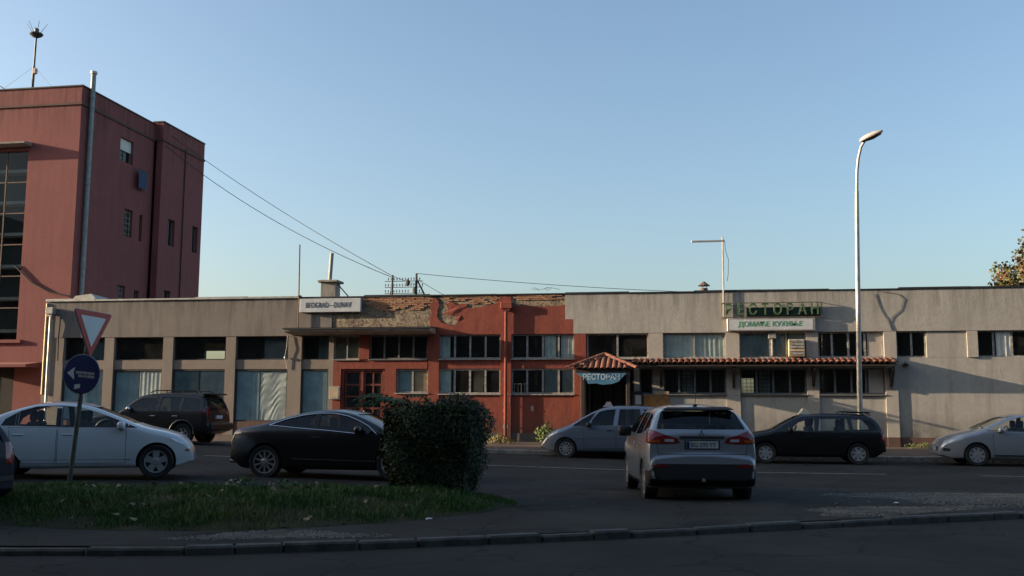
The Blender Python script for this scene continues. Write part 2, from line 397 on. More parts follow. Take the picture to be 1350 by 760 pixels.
for x in xs:
    for j in range(ns + 1):
        y = ky(x) + .14 + (fy(x) - ky(x) - .14) * j / ns; vs.append((x, y, apron_z(x, y)))
for i in range(len(xs) - 1):
    for j in range(ns): a = i * (ns + 1) + j; fs.append((a, a + ns + 1, a + ns + 2, a + 1))
mb.add(vs, fs); setp(obj('apron', mb, M['asphalt_old'], smooth=True), kind='structure')
kn = thing('kerb', 'curved row of broken kerb stones round the near grass island', 'kerb', (-2, 11.5, 0)); kn['kind'] = 'structure'
pts = []; d = 0
for (a, b), (c, e) in zip(KP, KP[1:]):
    n = max(1, int(sqrt((c - a) ** 2 + (e - b) ** 2) / .05))
    for i in range(n): pts.append((a + (c - a) * i / n, b + (e - b) * i / n))
i = 0
while i < len(pts) - 30:
    k = random.choice((10, 13, 16, 18, 20)); p, q = Vector(pts[i]).to_3d(), Vector(pts[min(i + k, len(pts) - 1)]).to_3d()
    t = (q - p).normalized(); nrm = Vector((-t.y, t.x, 0)); dz = random.uniform(-.018, .014); tw = random.uniform(-.025, .025); L = (q - p).length
    zb = gz(p.x, p.y)
    mb = MB(); mb.bbox(.003, L - .003, -.02, .16, -.2, .085 + dz, .022)
    mb.v = [tuple(p + t * v[0] + nrm * (v[1] + tw * v[0]) + Vector((0, 0, zb + v[2]))) for v in mb.v]
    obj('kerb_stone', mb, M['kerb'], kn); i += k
# grass mound
GP = [(-12.6, 12.6), (-11, 11.6), (-9.3, 11.1), (-7.6, 10.95), (-6.4, 10.95), (-5.3, 11.15), (-4.4, 11.7), (-3.5, 12.5), (-2.75, 13.7), (-2.5, 14.9), (-2.7, 15.9), (-3.4, 16.5), (-4.5, 16.6), (-6, 16.2), (-7.5, 15.4), (-9, 14.9), (-10.5, 14.6), (-12, 14.2), (-12.9, 13.4)]
def in_poly(x, y, P):
    c = False; j = len(P) - 1
    for i in range(len(P)):
        if (P[i][1] > y) != (P[j][1] > y) and x < (P[j][0] - P[i][0]) * (y - P[i][1]) / (P[j][1] - P[i][1]) + P[i][0]: c = not c
        j = i
    return c
def edge_d(x, y, P):
    b = 9
    for (x0, y0), (x1, y1) in zip(P, P[1:] + P[:1]):
        dx, dy = x1 - x0, y1 - y0; t = max(0, min(1, ((x - x0) * dx + (y - y0) * dy) / (dx * dx + dy * dy)))
        b = min(b, sqrt((x - x0 - t * dx) ** 2 + (y - y0 - t * dy) ** 2))
    return b
def grass_z(x, y):
    d = edge_d(x, y, GP) if in_poly(x, y, GP) else -edge_d(x, y, GP)
    return apron_z(x, y) + .02 * sstep(-.05, .15, d) + .18 * sstep(0, 1.6, d) + .02 * sin(3.1 * x + 1.7 * y) * sstep(0, .5, d) - .03 * (d < 0)
bm = bmesh.new(); cell = {}
nx, ny = 76, 46; x0, y0, dx = -13.2, 10.5, .15
vv = [[None] * (ny + 1) for _ in range(nx + 1)]
for i in range(nx + 1):
    for j in range(ny + 1):
        x, y = x0 + i * dx, y0 + j * dx
        if in_poly(x, y, GP) or edge_d(x, y, GP) < .12: vv[i][j] = bm.verts.new((x, y, grass_z(x, y)))
for i in range(nx):
    for j in range(ny):
        q = [vv[i][j], vv[i + 1][j], vv[i + 1][j + 1], vv[i][j + 1]]
        if all(q): bm.faces.new(q)
setp(obj('lawn_soil', bm, M['soil'], smooth=True), kind='structure')
def blades(name, n, area, zf, mat, hmin, hmax, w, label, cat='grass', dens=None):
    vs = []; fs = []; k = 0
    while k < n:
        x, y = random.uniform(*area[0]), random.uniform(*area[1])
        if not in_poly(x, y, area[2]): continue
        d = edge_d(x, y, area[2])
        if d < .45 and random.random() > .12 + d * 1.9 + .35 * sin(x * 7.3 + 2 * sin(y * 3)): continue
        if dens and random.random() > dens(x, y): continue
        h = random.uniform(hmin, hmax) * (.5 + .5 * min(1, d / .4)); a = random.uniform(0, 2 * pi); l = random.uniform(.1, .8) * h
        z = zf(x, y) - .005; px, py = cos(a) * w, sin(a) * w; b = random.uniform(0, 2 * pi)
        i = len(vs); vs += [(x - px, y - py, z), (x + px, y + py, z), (x + px * .7 + cos(b) * l * .35, y + py * .7 + sin(b) * l * .35, z + h * .6), (x - px * .7 + cos(b) * l * .35, y - py * .7 + sin(b) * l * .35, z + h * .6), (x + cos(b) * l, y + sin(b) * l, z + h)]
        fs += [(i, i + 1, i + 2, i + 3), (i + 3, i + 2, i + 4)]; k += 1
    me = bpy.data.meshes.new(name); me.from_pydata(vs, [], fs); o = link(name, me, mat)
    setp(o, label, cat, kind='stuff'); return o
blades('grass', 52000, ((-13, -2), (10.6, 17), GP), grass_z, M['grass'], .03, .11, .0055, 'dark green unmown grass covering the near island', 'grass',
       lambda x, y: max(.12, min(1, .62 + .55 * sin(x * 2.1 + y) * sin(y * 2.7 - x * .8) + .35 * sin(x * 5.3 - y * 3.1) * sin(y * 6.1 + x))))
# gravel patches on the apron
def gravel(n, cx, cy, rx, ry, rot, seed):
    r = random.Random(seed); vs = []; fs = []
    for _ in range(n):
        a = r.uniform(0, 2 * pi); q = (r.random() ** .6) * 1.25 * (1 + .25 * sin(3 * a + seed)); u, v = q * rx * cos(a), q * ry * sin(a)
        x = cx + u * cos(rot) - v * sin(rot); y = cy + u * sin(rot) + v * cos(rot)
        if y < ky(x) + .2: continue
        s = r.uniform(.006, .02); z = apron_z(x, y); t = r.uniform(0, pi); i = len(vs)
        for k in range(4): vs.append((x + s * cos(t + k * pi / 2) * r.uniform(.7, 1.2), y + s * sin(t + k * pi / 2) * r.uniform(.7, 1.2), z + s * .2))
        vs.append((x, y, z + s * r.uniform(.6, 1)))
        fs += [(i, i + 1, i + 4), (i + 1, i + 2, i + 4), (i + 2, i + 3, i + 4), (i + 3, i, i + 4)]
    return vs, fs
for nm, a, lab in (('gravel', (9000, 5.6, 18.6, 2.6, 1.2, .35, 1), 'pale loose gravel spread on the apron at the right'), ('gravel', (3000, 2.9, 15.6, 1.2, .45, .55, 2), 'thin strip of loose gravel beside the near kerb'), ('gravel', (1500, -4.6, 10.95, .9, .28, .3, 3), 'small spill of gravel below the grass by the kerb')):
    vs, fs = gravel(*a); me = bpy.data.meshes.new(nm); me.from_pydata(vs, [], fs); setp(link(nm, me, M['stone']), lab, 'gravel', kind='stuff')
    mb = MB(); n, cx, cy, rx, ry, rot, sd = a; ring = []
    for k in range(36):
        t = 2 * pi * k / 36; q = (1 + .25 * sin(3 * t + sd) + .15 * sin(7 * t)) * random.uniform(.7, 1.1); u, v = q * rx * cos(t), q * ry * sin(t)
        ring.append((cx + u * cos(rot) - v * sin(rot), cy + u * sin(rot) + v * cos(rot)))
    vs = []; fs = []
    for kk in range(7):
        for (x, y) in ring:
            X, Y = cx + (x - cx) * kk / 6, cy + (y - cy) * kk / 6; Y = max(Y, ky(X) + .19); vs.append((X, Y, apron_z(X, Y) + .005))
    for kk in range(6):
        for i in range(36): fs.append((kk * 36 + i, kk * 36 + (i + 1) % 36, kk * 36 + 36 + (i + 1) % 36, kk * 36 + 36 + i))
    mb.add(vs, fs); setp(obj('gravel_bed', mb, M['gravelbed']), kind='structure')
# ------------------------------------------------------------ the long low building in three painted sections
FY = 37.3
ZT, ZP, ZU, ZS, ZL = 5.86, 4.36, 3.42, 3.05, 2.09    # roof line, parapet foot, upper sill, lower head, lower sill
def window(parent, x0, x1, z0, z1, mull=(), y=FY + .13, fm='whitewood', pm='pane', fw_=.055, sill=True, curtain=None, transom=None, back=None, skip=()):
    """a framed window: window (the frame) > pane, sill, curtain"""
    mb = MB(); d = .06
    mb.box(x0, x0 + fw_, y, y + d, z0, z1); mb.box(x1 - fw_, x1, y, y + d, z0, z1)
    mb.box(x0 + fw_, x1 - fw_, y, y + d, z0, z0 + fw_); mb.box(x0 + fw_, x1 - fw_, y, y + d, z1 - fw_, z1)
    xs = [x0 + fw_] + [x0 + (x1 - x0) * q for q in mull] + [x1 - fw_]
    for q in xs[1:-1]: mb.box(q - fw_ * .6, q + fw_ * .6, y + .004, y + d - .004, z0 + fw_, z1 - fw_)
    w = obj('window', mb, M[fm], parent)
    for k, (a, b) in enumerate(zip(xs, xs[1:])):
        a2 = a + (fw_ * .6 if k else 0); b2 = b - (fw_ * .6 if k < len(xs) - 2 else 0)
        if k in skip: continue
        bx = MB(); t_ = random.uniform(-.004, .004); bx.add([(a2 + .002, y + .03 + t_, z0 + fw_ + .002), (b2 - .002, y + .03 - t_, z0 + fw_ + .002), (b2 - .002, y + .032 - t_, z1 - fw_ - .002), (a2 + .002, y + .032 + t_, z1 - fw_ - .002)], [(0, 1, 2, 3)]); obj('pane', bx, M[pm], w)
    if sill:
        s = MB(); s.bbox(x0 - .03, x1 + .03, FY - .02, y - .002, z0 - .045, z0 - .002, .008); obj('sill', s, M[fm], w)
    for (a, b, mt, wav, yy) in (curtain or ()):
        X0, X1 = x0 + (x1 - x0) * a + fw_, x0 + (x1 - x0) * b - fw_ * .5; n = max(8, int((X1 - X0) * 40)); c = MB(); vs = []
        ph = random.random() * 6
        for i in range(n + 1):
            x = X0 + (X1 - X0) * i / n; dy = wav * (sin(i * .9 + ph) + .5 * sin(i * .37 + ph * 2))
            vs += [(x, y + yy + dy, z0 + .02), (x, y + yy + dy * .5, (z0 + z1) / 2), (x, y + yy + dy * .8, z1 - .02)]
        c.add(vs, [(3 * i + k, 3 * i + 3 + k, 3 * i + 4 + k, 3 * i + 1 + k) for i in range(n) for k in (0, 1)])
        obj('curtain', c, M[mt], w, smooth=True)
    return w
def hull(parent, x0, x1, roofmat, holes=()):
    """roof slab, rear wall, floor and side walls behind the facade"""
    mb = MB(); yb = 46.0
    mb.box(x0, x1, FY + .32, yb, ZT - .45, ZT - .25)
    xs = sorted({x0, x1} | {h[k] for h in holes for k in (0, 1)}); zs = sorted({0.0, ZT - .45} | {h[k] for h in holes for k in (2, 3)})
    for a, b in zip(xs, xs[1:]):
        for c, d in zip(zs, zs[1:]):
            if any(h[0] <= a < h[1] and h[2] <= c < h[3] for h in holes): continue
            mb.box(a, b, yb, yb + .25, c, d)
    mb.box(x0, x0 + .1, FY + .32, yb, 0, ZT - .45); mb.box(x1 - .1, x1, FY + .32, yb, 0, ZT - .45)
    mb.box(x0 + .1, x1 - .1, FY + .32, yb, .1, .3)
    return obj('room', mb, M['room'], parent)
def coping(parent, x0, x1, mat, h=.05, out=.05):
    mb = MB(); n = max(1, int((x1 - x0) / 2.2))
    for i in range(n):
        a, b = x0 + (x1 - x0) * i / n, x0 + (x1 - x0) * (i + 1) / n; dz = random.uniform(-.006, .012)
        mb.box(a + .001, b - .001, FY - out + random.uniform(-.01, .01), FY + .36, ZT - .0 + .002, ZT + h + dz + .02 * sin(a * .9) + random.uniform(0, .015))
    obj('coping', mb, M[mat], parent)

# --- left section: grey brown shop with big windows
shop = thing('shop_building', 'low grey brown shop section with five large covered windows between piers', 'building', (-20, 37.3, 0))
mb = MB(); mb.box(-26.2, -13.72, FY, FY + .3, ZP, ZT)
w = obj('wall', mb, M['shop'], shop)
piers = [(-26.2, -25.3), (-23.45, -23.03), (-20.86, -20.42), (-18.14, -17.72), (-15.5, -14.94)]
for a, b in piers:
    mb = MB(); mb.box(a, b, FY + .015, FY + .3, .1, ZP); obj('pier', mb, M['shoppier'], shop)
mb = MB(); mb.box(-13.82, -13.62, FY + .05, FY + .3, .1, ZP); obj('pier', mb, M['shoppier'], shop)
bays = [(-25.3, -23.45), (-23.03, -20.86), (-20.42, -18.14), (-17.72, -15.5), (-14.94, -13.82)]
for a, b in bays:
    mb = MB(); mb.box(a, b, FY + .07, FY + .3, ZS, ZU); obj('spandrel', mb, M['shoppier'], shop)
    mb = MB(); mb.box(a, b, FY + .04, FY + .3, .1, .98); obj('stall_riser', mb, M['plinth'], shop)
for k, (a, b) in enumerate(bays):
    window(shop, a, b, ZU, ZP, (), FY + .17, 'darkframe', 'pane', .05, False,
           [(.45, 1, 'paper', .01, .25)] if k in (0, 3, 4) else None)
    cur = {0: [(0, 1, 'paper', .004, .06)], 1: [(0, .52, 'paper', .006, .10), (.5, 1, 'drape', .010, .065)], 2: [(0, .5, 'paper', .004, .06), (.49, 1, 'curtain', .012, .07)],
           3: [(0, .47, 'paper', .003, .06)], 4: [(0, 1, 'paper', .004, .06)]}[k]
    wv = window(shop, a, b, .98, ZS, (), FY + .09, 'darkframe', 'paneshop', .06, False, cur)
    if k == 3:                                                          # sheet pulled aside, diagonal folds
        c = MB(); n = 60; vs = []
        X0, X1 = a + .47 * (b - a), b - .07
        for i in range(n + 1):
            for j in range(n + 1):
                u, t = i / n, j / n; fold = .06 * sin((u * 1.0 - t * (.8 + .4 * u)) * 30 + 4 * sin(t * 4 + u * 2) + 2 * sin(u * 11)) * (.15 + .85 * sin(u * 4 - t * 3.3 + .6) ** 2) + .05 * sin((u - t * .6) * 9)
                vs.append((X0 + (X1 - X0) * u, FY + .165 + fold * .13, 1.04 + (ZS - .1 - 1.04) * t))
        c.add(vs, [(i * (n + 1) + j, (i + 1) * (n + 1) + j, (i + 1) * (n + 1) + j + 1, i * (n + 1) + j + 1) for i in range(n) for j in range(n)])
        obj('curtain', c, M['drape'], wv, smooth=True)
hull(shop, -26.2, -13.72, 'tar', [(-23.5, -22.4, 3.9, 4.31)])
coping(shop, -26.2, -15.05, 'zinc', .07, .06); 
mb = MB(); mb.tube([(-25.86, 37.16, 5.42), (-25.86, 37.16, 3.0), (-25.84, 37.16, .4)], .055, 10)
dp = obj('drainpipe', mb, M['zinc'], shop, smooth=True)
mb = MB(); mb.bbox(-26.02, -25.68, 37.0, 37.28, 5.32, 5.6, .02); mb.box(-25.95, -25.75, 37.04, 37.24, 5.22, 5.32); obj('hopper', mb, M['zinc'], dp)
mb = MB(); mb.tube([(-25.5, 37.27, 5.2), (-25.48, 37.25, 4.9), (-25.52, 37.26, 4.4), (-25.5, 37.27, 3.4)], .02, 6); obj('cable', mb, M['black'], shop)
mb = MB(); mb.add([(-26.235, 37.34, 2.03), (-26.145, 37.24, 2.03), (-26.145, 37.24, 5.8), (-26.235, 37.34, 5.8), (-26.2, 37.36, 2.03), (-26.13, 37.28, 2.03), (-26.13, 37.28, 5.8), (-26.2, 37.36, 5.8)],
                  [(0, 1, 2, 3), (4, 7, 6, 5), (0, 4, 5, 1), (3, 2, 6, 7), (0, 3, 7, 4), (1, 5, 6, 2)])
obj('sunlit_corner', mb, M['sunlit_trim'], shop)  # strip added for the sunlit corner, turned to the sun, sun's yellow in its colour
mb = MB(); mb.add([(-25.7, 38.2, 5.93), (-24.4, 38.2, 5.93), (-24.4, 39.2, 5.93), (-25.7, 39.2, 5.93), (-25.5, 38.2, 6.2), (-24.75, 38.2, 6.28), (-24.6, 39.2, 6.2), (-25.6, 39.2, 6.2)],
                  [(0, 1, 5, 4), (1, 2, 6, 5), (2, 3, 7, 6), (3, 0, 4, 7), (4, 5, 6, 7), (0, 3, 2, 1)]); obj('roof_hatch', mb, M['zinc'], shop)
mb = MB(); mb.box(-14.93, -14.3, 39.2, 39.8, 5.5, 6.72); ch = obj('chimney', mb, M['concrete'], shop)
mb = MB(); mb.bbox(-15.05, -14.18, 39.08, 39.92, 6.72, 6.82, .02); obj('chimney_cap', mb, M['concrete'], ch)
mb = MB(); mb.tube([(-14.66, 39.5, 6.8), (-14.6, 39.5, 8.0)], .085, 10); obj('flue', mb, M['pipe'], ch, smooth=True)
mb = MB(); mb.tube([(-14.3, 39.4, 6.7), (-13.55, 39.3, 5.9)], .025, 6); obj('stay', mb, M['rust'], ch)

# --- middle section: red render, flaking parapet, canopy
redb = thing('red_building', 'red rendered middle section with flaking parapet and white framed windows', 'building', (-9, 37.3, 0))
mb = MB(); mb.box(-13.72, -4.46, FY + .028, FY + .3, ZP, ZT - .002)
rw = obj('parapet_wall', mb, M['rough'], redb)
# bricks laid bare near the top
bme = None
def brick_at(x, z, L=.235):
    global bme
    if bme is None:
        b = MB(); b.bbox(-.1175, .1175, -.02, .03, -.029, .029, .006); q = b.bm(); bme = bpy.data.meshes.new('brick'); q.to_mesh(bme); q.free(); bme.materials.append(M['brick'])
    o = bpy.data.objects.new('brick', bme); COL.objects.link(o); o.parent = rw
    o.location = Vector((x, FY + .016 + random.uniform(-.004, .010), z)) - wloc(rw); o.rotation_euler = (random.uniform(-.03, .03), random.uniform(-.02, .02), random.uniform(-.03, .03)); o.scale = (L / .235, 1, 1)
for k in range(8):
    z = 5.82 - k * .068
    for i in range(14):
        x = -12.35 + i * .25 + (k % 2) * .125
        lim = -9.95 if k > 3 else -9.7
        if x > lim or random.random() < .06 + .1 * max(0, k - 4) + (.5 if (k > 5 and x < -11.6) else 0) + (.35 if x < -12 else 0): continue
        brick_at(x, z)
for k in range(5):
    z = 5.82 - k * .068
    for i in range(20):
        x = -9.2 + i * .25 + (k % 2) * .125
        if -7.05 < x < -6.35 or x > -4.62 or (k > 2 and (x < -8.1 or x > -7.2) ) or random.random() < .12: continue
        brick_at(x, z)
def px(pts): return pts
RED = [(-9.72, 4.36), (-9.72, 4.56), (-9.75, 4.82), (-9.69, 5.18), (-9.75, 5.55), (-9.66, 5.74), (-9.52, 5.79), (-9.40, 5.67), (-9.36, 5.49), (-9.44, 5.28), (-9.42, 4.98), (-9.28, 4.84), (-9.02, 4.78), (-8.80, 4.69), (-8.63, 4.86),
       (-8.68, 5.07), (-8.90, 5.14), (-9.02, 5.36), (-9.14, 5.54), (-8.92, 5.64), (-8.70, 5.50), (-8.46, 5.56), (-8.24, 5.55), (-8.34, 5.36), (-8.10, 5.38), (-7.66, 5.43), (-7.36, 5.50), (-7.12, 5.55), (-7.03, 5.68), (-6.96, 5.80), (-6.55, 5.80),
       (-6.54, 5.46), (-5.8, 5.44), (-5.27, 5.40), (-4.72, 5.42), (-4.463, 5.46), (-4.463, 4.90), (-4.153, 4.90), (-4.153, 4.36)]
rr = []
for (a, b), (c, d) in zip(RED, RED[1:] + RED[:1]):          # roughen the broken edge
    L = sqrt((c - a) ** 2 + (d - b) ** 2); n = max(1, int(L / .09)); edge = not (abs(b - 4.36) < .01 and abs(d - 4.36) < .01) and not (a > -4.5 and c > -4.5)
    for i in range(n):
        j = random.uniform(-.03, .03) if (edge and i) else 0; k = random.uniform(-.03, .03) if (edge and i) else 0
        rr.append((a + (c - a) * i / n + j, b + (d - b) * i / n + k))
mb = MB(); mb.prism(rr, FY, FY + .03); obj('red_render', mb, M['red'], redb)
for poly in ([(-9.2, 5.18), (-8.55, 5.5), (-8.25, 5.46), (-8.6, 5.2), (-8.9, 5.1)], [(-8.75, 4.95), (-8.5, 5.12), (-8.42, 4.98), (-8.6, 4.86)]):
    mb = MB(); n = len(poly); c = (sum(p[0] for p in poly) / n, sum(p[1] for p in poly) / n)
    mb.add([(x, FY - .004, z) for x, z in poly] + [(c[0], FY - .03, c[1] + .02)], [(i, (i + 1) % n, n) for i in range(n)]); obj('blistered_render', mb, M['red'], redb)
# wall below
mb = MB()
for a, b in ((-12.57, -12.16), (-9.82, -9.35)): mb.box(a, b, FY + .01, FY + .3, ZU, ZP)
mb.box(-6.94, -6.53, FY - .0, FY + .3, .1, ZP); mb.box(-4.12, -3.68, FY + .01, FY + .3, .1, ZP)
mb.box(-9.77, -9.35, FY + .01, FY + .3, .1, ZU)
mb.box(-13.62, -9.82, FY + .04, FY + .3, ZS, ZU)
for a, b in ((-9.35, -6.94), (-6.53, -4.12)):
    mb.box(a, b, FY + .06, FY + .3, ZS, ZU - .0); mb.box(a, b, FY + .05, FY + .3, .62, ZL)
mb.box(-13.62, -13.3, FY + .04, FY + .3, .1, ZS); mb.box(-11.5, -11.06, FY + .04, FY + .3, .62, ZS); mb.box(-11.06, -9.77, FY + .04, FY + .3, .62, 2.12)
obj('wall', mb, M['red'], redb)
mb = MB()
for a, b in ((-9.35, -6.94), (-6.53, -4.12), (-11.5, -9.77)): mb.box(a, b, FY + .035, FY + .3, .1, .62)
obj('plinth', mb, M['plinthgrey'], redb)
window(redb, -13.62, -12.57, ZU, ZP, (.5,), FY + .12, 'whitewood', 'pane', .05, True, [(0, 1, 'plywood', .0, .05)])
window(redb, -12.16, -9.82, ZU, ZP, (.25, .5, .75), FY + .12, 'greyframe', 'pane', .055, True)
window(redb, -11.06, -9.77, 2.12, ZS - .02, (.5,), FY + .12, 'whitewood', 'pane', .06, True, [(.0, .5, 'paper', .01, .07), (.5, 1, 'plywood', .0, .06)])
window(redb, -9.35, -6.94, ZU, ZP, (.25, .5, .75), FY + .10, 'whitewood', 'pane', .06, True, [(.0, .18, 'curtain', .015, .06)])
window(redb, -9.35, -6.94, ZL, ZS, (.25, .5, .75), FY + .10, 'whitewood', 'pane', .06, True, [(.0, .2, 'curtain', .015, .06), (.5, .7, 'plywood', .0, .4)])
window(redb, -6.53, -4.12, ZU, ZP, (.25, .5, .75), FY + .10, 'whitewood', 'pane', .06, True, [(.5, .72, 'curtain', .015, .06), (.76, 1, 'curtain', .015, .06)])
wl = window(redb, -6.53, -4.12, ZL, ZS, (.25, .5, .75), FY + .10, 'whitewood', 'pane', .06, True, [(.5, .74, 'curtain', .015, .06), (.78, 1, 'curtain', .015, .06)])
mb = MB()
for i in range(4): mb.tube([(-6.4 + i * .13, FY + .05, ZL + .02), (-6.4 + i * .13, FY + .05, ZL + .38)], .01, 5)
mb.tube([(-6.45, FY + .05, ZL + .38), (-5.95, FY + .05, ZL + .38)], .01, 5); obj('window_grille', mb, M['whitewood'], wl)
# door under the canopy
mb = MB(); mb.box(-13.3, -13.18, FY + .1, FY + .28, .3, ZS - .08); mb.box(-11.62, -11.5, FY + .1, FY + .28, .3, ZS - .08); mb.box(-13.3, -11.5, FY + .1, FY + .28, ZS - .08, ZS)
mb.box(-12.5, -12.4, FY + .12, FY + .26, .3, ZS - .08)
door = obj('door', mb, M['redwood'], redb)
for lx, n in ((-13.16, 1), (-12.39, 2)):
    wd = .65 if n == 1 else .76
    mb = MB(); h0 = .32; h1 = ZS - .09
    st = .07
    mb.box(lx, lx + wd, FY + .16, FY + .2, h0, h0 + .75); mb.box(lx, lx + st, FY + .16, FY + .2, h0 + .75, h1); mb.box(lx + wd - st, lx + wd, FY + .16, FY + .2, h0 + .75, h1); mb.box(lx + st, lx + wd - st, FY + .16, FY + .2, h1 - st, h1)
    if n == 2: mb.box(lx + wd / 2 - .03, lx + wd / 2 + .03, FY + .16, FY + .2, h0 + .75, h1 - st)
    zs = [h0 + .75 + (h1 - st - h0 - .75) * q for q in (0, .25, .5, .75, 1)]
    for q in zs[1:-1]:
        for a, b in (((lx + st, lx + wd / 2 - .03), (lx + wd / 2 + .03, lx + wd - st)) if n == 2 else ((lx + st, lx + wd - st),)): mb.box(a, b, FY + .162, FY + .198, q - .035, q + .035)
    lf = obj('door_leaf', mb, M['redwood'], door)
for i in range(4):
    for a, b in ((-13.09, -12.58), (-12.32, -12.04), (-11.98, -11.70)):
        z0 = 1.07 + (ZS - .16 - 1.07) * i / 4; z1 = 1.07 + (ZS - .16 - 1.07) * (i + 1) / 4
        mb = MB(); mb.add([(a, FY + .18, z0 + .036), (b, FY + .18, z0 + .036), (b, FY + .18, z1 - .036), (a, FY + .18, z1 - .036)], [(0, 1, 2, 3)]); obj('pane', mb, M['paneshop'], door)
mb = MB(); mb.tube([(-12.36, FY + .12, 1.25), (-12.36, FY + .12, 1.45)], .015, 6); obj('handle', mb, M['chrome'], door)
mb = MB(); mb.bbox(-13.72, -13.30, FY - .06, FY + .035, 1.86, 2.37, .01); nb = obj('notice_case', mb, M['whitewood'], redb)
mb = MB(); mb.box(-13.66, -13.36, FY - .064, FY - .062, 1.92, 2.31); obj('notice', mb, M['plywood'], nb)
# canopy slab
mb = MB(); mb.prism([(FY + .0, 4.64), (FY - .9, 4.58), (FY - .9, 4.47), (FY - .8, 4.44), (FY + .0, 4.38)], -15.32, -9.5, 'x'); cn = obj('canopy', mb, M['concrete'], redb)
mb = MB(); mb.box(-15.36, -9.46, FY - .95, FY - .905, 4.535, 4.60); mb.prism([(FY - .004, 4.66), (FY - .95, 4.60), (FY - .95, 4.585), (FY - .004, 4.645)], -15.36, -9.46, 'x'); obj('flashing', mb, M['tar'], cn)
hull(redb, -13.7, -3.7, 'tar'); coping(redb, -15.04, -4.48, 'tar', .05, .04)
# drainpipe with hopper between the window pairs
mb = MB(); mb.tube([(-6.72, FY - .10, 5.25), (-6.72, FY - .10, 4.3), (-6.72, FY - .10, .35)], .06, 10); dp = obj('drainpipe', mb, M['red'], redb, smooth=True)
mb = MB(); mb.bbox(-6.92, -6.48, FY - .2, FY - .005, 5.32, 5.58, .02); mb.add([(-6.88, FY - .18, 5.32), (-6.52, FY - .18, 5.32), (-6.52, FY - .01, 5.32), (-6.88, FY - .01, 5.32), (-6.78, FY - .14, 5.2), (-6.66, FY - .14, 5.2), (-6.66, FY - .06, 5.2), (-6.78, FY - .06, 5.2)], [(0, 1, 5, 4), (1, 2, 6, 5), (2, 3, 7, 6), (3, 0, 4, 7), (4, 5, 6, 7)])
obj('hopper', mb, M['red'], dp)
for z in (.9, 1.7, 2.6, 3.8): 
    mb = MB(); mb.tube([(-6.72, FY - .1, z), (-6.72, FY - .1, z + .05)], .072, 10); obj('pipe_clip', mb, M['rust'], dp)
for i in range(14):
    x, z = random.uniform(-6.86, -6.56), random.uniform(.6, 2.1); s = random.uniform(.015, .05)
    mb = MB(); n = 6; a0 = random.random(); mb.prism([(x + s * cos(2 * pi * k / n + a0) * random.uniform(.5, 1), z + 1.8 * s * sin(2 * pi * k / n + a0)) for k in range(n)], FY - .004, FY + .002); obj('flaked_patch', mb, M['rest'], redb)
mb = MB(); mb.prism([(-5.72 + .08 * cos(k) * random.uniform(.6, 1), 1.55 + .13 * sin(k) * random.uniform(.6, 1)) for k in (0, .7, 1.4, 2.1, 2.8, 3.6, 4.4, 5.2, 5.8)], FY + .044, FY + .052); obj('flaked_patch', mb, M['rest'], redb)

# --- right section: pale grey restaurant
rest = thing('restaurant_building', 'pale grey restaurant section with clay tiled eave and small porch', 'building', (4, 37.3, 0))
XR = 19.6
mb = MB(); mb.box(-4.46, XR, FY, FY + .3, 4.905, ZT); mb.box(-4.15, XR, FY, FY + .3, ZP, 4.905)
obj('parapet', mb, M['rest'], rest)
RP = [(-1.35, -.82), (1.46, 1.95), (4.31, 4.72), (7.0, 7.42), (9.8, 10.15), (12.9, 13.3), (15.7, 16.1), (18.5, 18.9)]
for a, b in RP:
    mb = MB(); mb.box(a, b, FY + .01, FY + .3, ZU if a > 9 else (ZS if a < 0 else .6), ZP); obj('pier', mb, M['restpier'], rest)
mb = MB()
mb.box(-3.66, -1.35, FY + .1, FY + .3, ZS, ZU); mb.box(-.82, 1.46, FY + .1, FY + .3, ZS, ZU)
for a, b in ((1.95, 4.31), (4.72, 7.0)): mb.box(a, b, FY + .1, FY + .3, ZS, ZU)
mb.box(-1.7, 1.46, FY + .08, FY + .3, .1, 2.1)
for a, b in ((1.95, 4.31), (4.72, 7.0)): mb.box(a, b, FY + .08, FY + .3, .6, 2.1)
mb.box(7.42, XR, FY + .075, FY + .3, .6, ZU)
mb.box(8.45, 9.8, FY + .07, FY + .3, ZU, ZP); mb.box(-1.2, -.82, FY + .08, FY + .3, 2.1, ZS); mb.box(-1.9, -1.7, FY + .08, FY + .3, .1, ZS)
obj('wall', mb, M['rest'], rest)
mb = MB(); mb.box(1.46, 1.95, FY + .005, FY + .3, .1, .6); mb.box(7.0, 7.42, FY - .0, FY + .3, .1, .6)
for a, b in ((1.95, 4.31), (4.72, 7.0), (7.42, XR)): mb.box(a, b, FY + .06, FY + .3, .1, .6)
mb.box(4.31, 4.72, FY + .005, FY + .3, .1, .6)
obj('plinth', mb, M['plinth'], rest)
window(rest, -3.66, -1.35, ZU, ZP, (.5,), FY + .12, 'whitewood', 'pane', .06, True)
window(rest, -.82, 1.46, ZU, ZP, (.5,), FY + .12, 'whitewood', 'pane', .055, True, [(0, 1, 'curtain', .015, .06)])
w3 = window(rest, 1.95, 4.31, ZU, ZP, (.47, .71), FY + .12, 'whitewood', 'pane', .05, True, [(0, .7, 'curtain', .015, .06), (.72, 1, 'curtain', .0, .1)])
window(rest, 4.72, 7.0, ZU, ZP, (.22, .47, .72), FY + .12, 'whitewood', 'pane', .06, True, [(.73, 1, 'restpier', .0, .02)], skip=(3,))
window(rest, 7.42, 8.45, ZU, ZP, (.52,), FY + .14, 'whitewood', 'pane', .055, False)
window(rest, 10.15, 12.9, ZU, ZP, (.2, .42, .7), FY + .14, 'whitewood', 'pane', .055, False, [(.21, .41, 'drape', .02, .02)], skip=(1,))
window(rest, 13.3, 15.7, ZU, ZP, (.33, .66), FY + .14, 'whitewood', 'pane', .055, False)
